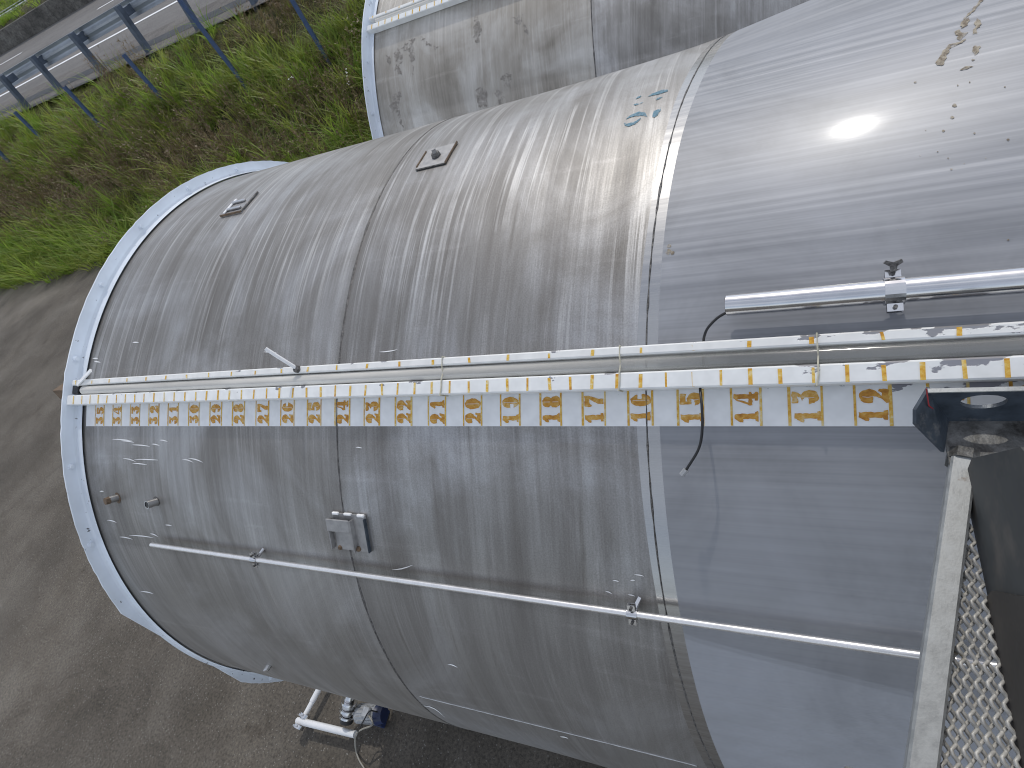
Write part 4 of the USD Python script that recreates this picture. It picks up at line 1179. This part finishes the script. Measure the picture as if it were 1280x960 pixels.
    strokes = [[(195, 520), (250, 468), (330, 435), (395, 448), (432, 492), (380, 480), (310, 482), (240, 500)], [(180, 545), (178, 580), (225, 597), (300, 572), (350, 520), (352, 500), (310, 535), (240, 560), (200, 568)],
               [(500, 430), (555, 405), (585, 385), (570, 430), (545, 470), (510, 500), (485, 490)], [(280, 355), (330, 345), (395, 325), (360, 350), (290, 370)], [(430, 275), (480, 240), (590, 200), (655, 195), (650, 215), (560, 245), (470, 262)],
               [(515, 310), (540, 285), (600, 275), (560, 298)], [(300, 300), (330, 270), (370, 262), (340, 285)]]
    for i, m_ in enumerate(strokes):
        film([zb(*p) for p in m_], 'chalk_mark', M['bluepaint'], seed=40 + i, amp=.004)
    # thin white drips and scratches
    scr = [(92, 141, 549, 24, 2), (0, 152, 551, 16, 2), (0, 166, 556, 22, 2), (0, 200, 550, 10, 2), (0, 190, 555, 10, 2), (0, 154, 573, 16, 4), (0, 168, 574, 30, 1), (0, 166, 579, 18, 2), (0, 228, 574, 14, 4), (0, 236, 573, 18, 5), (0, 162, 669, 30, 3), (0, 150, 671, 16, 3), (0, 188, 667, 10, 4), (0, 134, 650, 12, 3),
           (0, 176, 739, 16, 3), (0, 445, 559, 8, 1), (0, 330, 440, 16, 1), (0, 475, 440, 22, -3), (0, 766, 725, 8, 2), (0, 793, 718, 12, 2), (0, 788, 725, 6, 0), (0, 757, 739, 8, 3), (0, 785, 743, 9, 2), (0, 207, 656, 8, 1), (0, 125, 614, 5, 0), (0, 166, 428, 8, 0), (0, 118, 452, 8, 1), (0, 116, 448, 7, 0), (0, 490, 712, 26, -6), (0, 1230, 1, 1, 0),
           (0, 530, 882, 26, 14), (0, 560, 830, 12, 4), (0, 700, 920, 10, 2)]
    pgs = []
    for _, x, y, L, dy in scr:
        if L < 3: continue
        w2 = .55
        top = [arc(x + L * u, y + dy * u * u - w2 * math.sin(math.pi * u) - .15) for u in np.linspace(0, 1, 5)]
        bo = [arc(x + L * u, y + dy * u * u + w2 * math.sin(math.pi * u) + .15) for u in np.linspace(1, 0, 5)]
        pgs.append(Polygon(top + bo).buffer(0))
    obj('paint_splashes', T.decal(unary_union(pgs), .0010), M['splash'], t, kind='stuff')
    # small smears on the clean course
    sm = [(840, 314, 9, 6), (612, 25, 0, 0), (1075, 365, 5, 2), (722, 636, 0, 0)]
    an = np.linspace(0, 2 * np.pi, 13)[:-1]
    for i, (x, y, a_, b_) in enumerate(sm):
        if a_:
            for j in range(5):
                cx, cy = x + rng.normal(0, a_ * .45), y + rng.normal(0, b_ * .6)
                obj('scuff', T.decal(wobble_m(Polygon([arc(cx + a_ * .3 * math.cos(q), cy + b_ * .35 * math.sin(q)) for q in an]), i * 9 + j, .004), .0009), M['mud'], t)


def wobble_m(pg, seed, amp):
    out = []
    for g in getattr(pg, 'geoms', [pg]):
        if g.geom_type != 'Polygon':
            continue
        g = g.segmentize(.006)
        c = np.array(g.exterior.coords)[:-1]
        d_ = np.stack([meshkit.fbm(np.c_[c * 110, 0 * c[:, 0] + seed + q * 50], 2) for q in (0, 1)], 1) - .5
        out.append(Polygon(c + d_ * amp).buffer(0))
    return unary_union(out)


def smooth_path(pts, k=6):
    p = np.asarray(pts, float); n_ = len(p)
    q = np.vstack([2 * p[0] - p[1], p, 2 * p[-1] - p[-2]]); out = []
    for i in range(1, n_):
        a, b, c, d = q[i - 1], q[i], q[i + 1], q[i + 2]
        for u in np.arange(k) / k:
            out.append(.5 * (2 * b + (c - a) * u + (2 * a - 5 * b + 4 * c - d) * u * u + (3 * b - a - 3 * c + d) * u ** 3))
    out.append(p[-1])
    return np.array(out)


build_tank1()


def build_tank2():
    T = Tank(AX1 + .04, 2.3)
    yaw = .036
    # local y = 2.312 is the rim
    rim = np.array([4.105, 2.215])
    dirn = np.array([math.sin(yaw), math.cos(yaw)])
    o = rim - dirn * 2.312
    t = thing('steel_tank', 'second stained steel tank lying behind the first, cut off by the top of the photo', 'tank', (o[0], o[1], 0), rotz=-math.degrees(yaw))
    e1, e2 = 2.312 - 1.405, 2.312 - 2.37
    k = lambda v: (lambda th: v + 0 * th)
    for y0, y1, nm in ((e1, 2.318, 'dull3'), (e2, e1, 'dull4'), (-1.6, e2, 'clean')):
        mesh, uv = T.course(k(y0), k(y1))
        obj('shell_course', mesh, M[nm], t, smooth=True, uv=uv)
    obj('weld_seam', T.bead(k(e1), .004, .002, seed=5), M['weld'], t, smooth=True)
    obj('weld_seam', T.bead(k(e2), .004, .002, seed=6), M['weld'], t, smooth=True)
    th = np.linspace(-143, 217, 121)
    for y, dy in ((2.30, .16), (-1.595, -.14)):
        V = np.stack([T.P(th, y + dy * (1 - (q / 5) ** 2), -R * (1 - q / 5)) for q in range(5, -1, -1)], 1).reshape(-1, 3); f = []
        for i in range(120):
            for q in range(5):
                a = i * 6 + q; f += [[a, a + 1, a + 7], [a, a + 7, a + 6]]
        obj('end_cap', (V, np.array(f) if dy > 0 else np.array(f)[:, ::-1]), M['clean'], t, smooth=True)
    flange_ring(T, t, 2.312, 1.372, seed=9)
    def on2(x, y):
        r = ray(x, y); cy, sy = math.cos(yaw), math.sin(yaw)
        to = lambda v: np.array([v[0] * cy - v[1] * sy, v[0] * sy + v[1] * cy, v[2]])
        r_, o_ = to(r), to(CAM - np.array([o[0], o[1], 0])) - np.array([0, 0, T.ah])
        A = r_[0] ** 2 + r_[2] ** 2; B = 2 * (r_[0] * o_[0] + r_[2] * o_[2]); C = o_[0] ** 2 + o_[2] ** 2 - R * R
        q = o_ + r_ * (-B - math.sqrt(max(B * B - 4 * A * C, 0))) / (2 * A)
        return (math.atan2(q[0], q[2]) + math.radians(37 - T.shift)) * R, q[1]
    za = lambda x, y: (440 + x / 5.333, y / 5.333)
    zc = lambda x, y: (440 + x / 2.783, y / 2.783)
    for i, (zf, pl) in enumerate([(za, [(385, 245), (410, 252), (413, 380), (405, 490), (395, 440), (383, 330)]), (za, [(230, 370), (262, 378), (255, 430), (235, 420)]), (za, [(275, 370), (310, 330), (336, 350), (330, 420), (300, 415)]),
                                  (za, [(345, 290), (376, 285), (370, 320), (340, 332)]), (za, [(820, 120), (850, 130), (856, 200), (840, 280), (815, 240), (812, 190)]), (za, [(830, 590), (880, 600), (905, 700), (860, 725), (830, 680)]),
                                  (za, [(270, 645), (320, 600), (330, 650), (302, 690), (342, 855), (325, 830), (290, 720), (265, 740), (255, 700)]), (za, [(460, 235), (500, 280), (580, 315), (560, 325), (490, 292)]),
                                  (za, [(290, 430), (325, 450), (328, 500), (300, 480)]), (zc, [(435, 300), (468, 312), (466, 372), (438, 355)]), (zc, [(500, 320), (522, 318), (526, 360), (504, 362)]), (zc, [(525, 262), (552, 258), (552, 300), (530, 300)]),
                                  (zc, [(562, 60), (592, 52), (592, 80), (568, 84)]), (zc, [(600, 90), (624, 92), (620, 112), (602, 110)])]):
        pg = wobble_m(Polygon([on2(*zf(*p)) for p in pl]).buffer(0), 70 + i, .045)
        obj('stain', T.decal(pg, .0009), M['stain'], t)
    gauge(T, t, -1.5, 2.345, 1.3 + 1.4, 2.76 + 1.4, 4.26 + 1.4, 5.06 + 1.4, False)


build_tank2()

# timber cradles under the tanks
for nm, cx, y, lab in (('front', T1[0], 1.75, 'dark timber cradle under the rim end of the first tank'), ('back', T1[0], -.75, 'dark timber cradle under the near end of the first tank'),
                       ('front', 4.09, 1.7, 'dark timber cradle under the rim end of the second tank'), ('back', 4.02, -.9, 'dark timber cradle under the near end of the second tank')):
    t = thing('timber_cradle', lab, 'timber', (cx, y, 0), 'timber cradles under the tanks')
    obj('beam', bx(cx, y, .045, 1.3, .16, .09, .004), M['wood'], t, world=True)
    for s in (-1, 1):
        pg = Polygon([(0, .0), (.34, 0), (.34, .22), (.0, .075)])
        pg = affinity.scale(pg, s, 1, origin=(0, 0))
        obj('wedge', plate(pg, .12, [cx + s * .28, y, .092], [1, 0, 0], [0, 0, 1]), M['wood'], t, world=True)

# ------------------------------------------------------------------ pump and pipes on the yard under the tank
p_a, p_b, p_c = at_z(377, 902, .085), at_z(444, 918, .085), at_z(400, 859, .085)
t = thing('pipe_frame', 'white pipe elbow with clamp lying on the yard under the first tank', 'pipe', (p_a[0], p_a[1], 0))
dd = (p_b - p_a) / np.linalg.norm(p_b - p_a); de = (p_c - p_a) / np.linalg.norm(p_c - p_a)
obj('white_pipe', sweep([p_a - dd * .035, p_b], .021, 20), M['whitepipe'], t, world=True, smooth=40)
obj('steel_pipe', sweep([p_a + de * .0, p_a + de * .12, p_a + de * .121, p_c + de * .35], [.016, .016, .019, .019], 16), M['whitepipe'], t, world=True, smooth=40)
for s in (.035, -.03):
    c = p_a + de * s
    obj('clamp_ring', cyl(c - de * .011, c + de * .011, .034, 20), M['polished'], t, world=True, smooth=30)
    b = c + dd * (-.02) + np.array([0, 0, .03])
    obj('clamp_screw', cyl(b, b + dd * .035, .007, 8), M['steel'], t, world=True)
v_a, v_b = at_z(433, 902, .12), at_z(438, 868, .22)
t = thing('clamped_valve', 'stack of shiny clamped fittings on the yard between the white pipe and the motor', 'valve', (v_a[0], v_a[1], 0))
dv = v_b - v_a; L = np.linalg.norm(dv); dv /= L
for i, (s, rr, ln, mt) in enumerate(((0.0, .040, .03, 'black'), (.03, .045, .012, 'polished'), (.045, .032, .03, 'steel'), (.072, .052, .016, 'polished'), (.09, .038, .03, 'steel'), (.12, .050, .014, 'polished'), (.135, .030, .05, 'polished'), (.185, .046, .014, 'steel'), (.2, .028, .25, 'steel'))):
    obj(('gasket', 'clamp_ring', 'ferrule', 'clamp_ring', 'ferrule', 'clamp_ring', 'ferrule', 'clamp_ring', 'pipe')[i], cyl(v_a + dv * s, v_a + dv * (s + ln), rr, 24), M[mt], t, world=True, smooth=30)
m_a, m_b = at_z(446, 892, .11), at_z(474, 893, .11)
t = thing('pump_motor', 'grey electric pump motor with blue end lying in the shade beside the clamped fittings', 'pump', (m_a[0], m_a[1], 0))
dm = (m_b - m_a) / np.linalg.norm(m_b - m_a)
obj('housing', sweep([m_a, m_a + dm * .015, m_a + dm * .15], [.040, .055, .055], 24), M['motor'], t, world=True, smooth=35)
for k in range(7):
    a = math.radians(20 + 22 * k); e = np.cross(dm, [0, 0, 1]); e /= np.linalg.norm(e); r_ = e * math.cos(a) + np.array([0, 0, 1]) * math.sin(a)
    obj('fin', sweep([m_a + dm * .03 + r_ * .055, m_a + dm * .14 + r_ * .055], 1, prof=rrect(.010, .003, .0005), ref=r_), M['motor'], t, world=True)
bc = m_a + dm * .11 + np.array([0, 0, .062])
obj('terminal_box', bx(*bc, .06, .05, .03, .006), M['motor'], t, world=True)
obj('pump_body', sweep([m_a + dm * .152, m_a + dm * .20], [.058, .045], 20), M['blue'], t, world=True, smooth=35)
obj('foot', bx(*(m_a + dm * .1 - np.array([0, 0, .082])), .10, .12, .05, .004), M['blue'], t, world=True)
t = thing('power_cord', 'thin grey cord running from the motor across the yard', 'cord', (p_b[0], p_b[1], 0))
pts = [bc + [0, 0, .0], at_z(466, 905, .17), at_z(454, 911, .19), at_z(446, 916, .19), at_z(444, 924, .13), at_z(445, 938, .02), at_z(449, 950, .008), at_z(456, 962, .008), at_z(470, 990, .008)]
obj('cord', sweep(smooth_path(pts), .0052, 8), M['cord'], t, world=True, smooth=True)
pts = [at_z(472, 890, .20), at_z(462, 889, .24), at_z(455, 900, .20), at_z(447, 915, .20)]
obj('cord_loop', sweep(smooth_path(pts), .004, 8), M['black'], t, world=True, smooth=True)

# ------------------------------------------------------------------ galvanised step in the foreground
PH = .90                                             # how far its deck lies under the lens
Z0 = H - PH


def dk(x, y, depth=PH):
    """Point of the deck's level, depth under the lens, on the pixel's ray."""
    r = ray(x, y); return CAM + r * (-depth / r[2])


def build_step():
    A, B = dk(1205, 571), dk(1153, 960)
    t = thing('access_step', 'galvanised access step with zigzag mesh tread and holed corner bracket in the foreground', 'step', (A[0], A[1], 0))
    dirn = (B - A) / np.linalg.norm(B - A)
    side = np.cross([0, 0, 1], dirn)
    # side bar: angle section, its top flange seen from above
    obj('side_bar', sweep([A + [0, 0, -.015], A + dirn * 1.1 + [0, 0, -.015]], 1, prof=rrect(.040, .030, .003), ref=(0, 0, 1)), M['galv'], t, world=True)
    wl = A + dirn * .006
    obj('weld_collar', sweep([A - dirn * .012 + [0, 0, -.014], A + dirn * .004 + [0, 0, -.014]], 1, prof=rrect(.046, .038, .010), ref=(0, 0, 1)), M['galvdark'], t, world=True)
    for s in (.085, .48):
        obj('bar_scab', trimesh.creation.icosphere(2, 1).apply_scale([.012, .010, .0012]).apply_translation(A + dirn * s + np.array([0, 0, .0005])), M['rusty'], t, world=True, smooth=True)
    # corner bracket: angle beam along y at the tank side
    lat = .602; y0, y1 = -.206, -.62; Zc = H - PH
    up_pg = Polygon([(y1, 0), (-.2065, 0), (-.173, .074), (y1, .074)])
    hole = affinity.scale(Point(-.2434, .050).buffer(1, 24), .027, .0165)
    up_pg = up_pg.difference(hole)
    obj('upright_leg', plate(up_pg, .006, [lat, 0, Zc], [0, 1, 0], [0, 0, 1]), M['blueblack'], t, world=True)
    obj('top_edge', bx(lat, (-.175 + y1) / 2, Zc + .0752, .007, -.175 - y1, .002), M['galv'], t, world=True)
    hl2 = affinity.scale(Point(-.310, .533).buffer(1, 24), .026, .016)
    lev = sbox(y1, .518, y0 + .006, lat - .003).difference(hl2)
    # plan polygon in (y, x)
    obj('level_leg', plate(lev, .006, [0, 0, Zc - .003], [0, 1, 0], [1, 0, 0]), M['galvdark'], t, world=True)
    P1, P2, P3, P4, P5 = dk(1184, 526), dk(1178, 565), dk(1143, 530, .845), dk(1143, 512, .832), dk(1160, 484, .828)
    v = np.array([P1, P2, P3, P4, P5]); c = v.mean(0)
    nn = np.cross(v[2] - v[0], v[4] - v[0]); nn /= np.linalg.norm(nn)
    hull = trimesh.convex.convex_hull(np.vstack([v + nn * .0025, v - nn * .0025]))
    obj('end_flap', (hull.vertices, hull.faces), M['blueblack'], t, world=True)
    # red marker line on the flap
    toC = (CAM - c) / np.linalg.norm(CAM - c); sgn = 1 if nn @ toC > 0 else -1
    def onflap(x, y):
        r = ray(x, y); q = c + nn * sgn * .0034; return CAM + r * (((q - CAM) @ nn) / (r @ nn))
    obj('red_mark', sweep([onflap(1158, 486), onflap(1161, 507), onflap(1166, 511), onflap(1171, 522)], .0010, 6), M['red'], t, world=True)
    # dark side plate with a second, browner plate lapped over its lower end
    pg = Polygon([(-.5, -.03), (.514, -.03), (.514, .035), (.424, .212), (.30, .30), (-.5, .30)])
    obj('side_plate', plate(pg, .006, [0, -.2215, Zc], [1, 0, 0], [0, 0, 1]), M['kick'], t, world=True)
    obj('lap_plate', plate(Polygon([(-.45, -.026), (.338, -.026), (.336, .014), (.298, .108), (.25, .22), (-.45, .22)]), .005, [0, -.2155, Zc], [1, 0, 0], [0, 0, 1]), M['kick2'], t, world=True)
    # tread: strands of expanded zigzag mesh
    ys = np.arange(-.2100, -.02, .0058)
    for i, yy in enumerate(ys):
        xm = A[0] + (yy - A[1]) / (B[1] - A[1]) * (B[0] - A[0]) - .012
        xs = np.arange(min(xm, .50), -.12, -.0032)
        if len(xs) < 6:
            continue
        ph = np.arange(len(xs)) + (0 if i % 2 else 2)
        zig = np.array([-1, -.2, .8, 1, .2, -.8])[(np.round(xs / .0032).astype(int) + (0 if i % 2 else 3)) % 6]
        pts = np.stack([xs, yy + zig * .0030, Zc - .012 + zig * .0032 - (.006 if i % 2 else 0)], 1)
        obj('mesh_strand', sweep(pts, 1, prof=rrect(.0060, .0042, .0012), ref=(0, 0, 1)), M['mesh'], t, world=True, smooth=50)
    for xx in (.1, -.2):
        obj('bearer', bx(xx, -.14, Zc - .034, .03, .20, .02, .002), M['galvdark'], t, world=True)
    # legs, behind the photographer
    for yy in (-.25, .30):
        obj('support_leg', bx(-.62, yy, (Zc - .02) / 2, .05, .05, Zc - .02, .004), M['galv'], t, world=True)
    obj('back_beam', bx(-.56, .02, Zc - .012, .06, .62, .05, .004), M['galv'], t, world=True)


build_step()
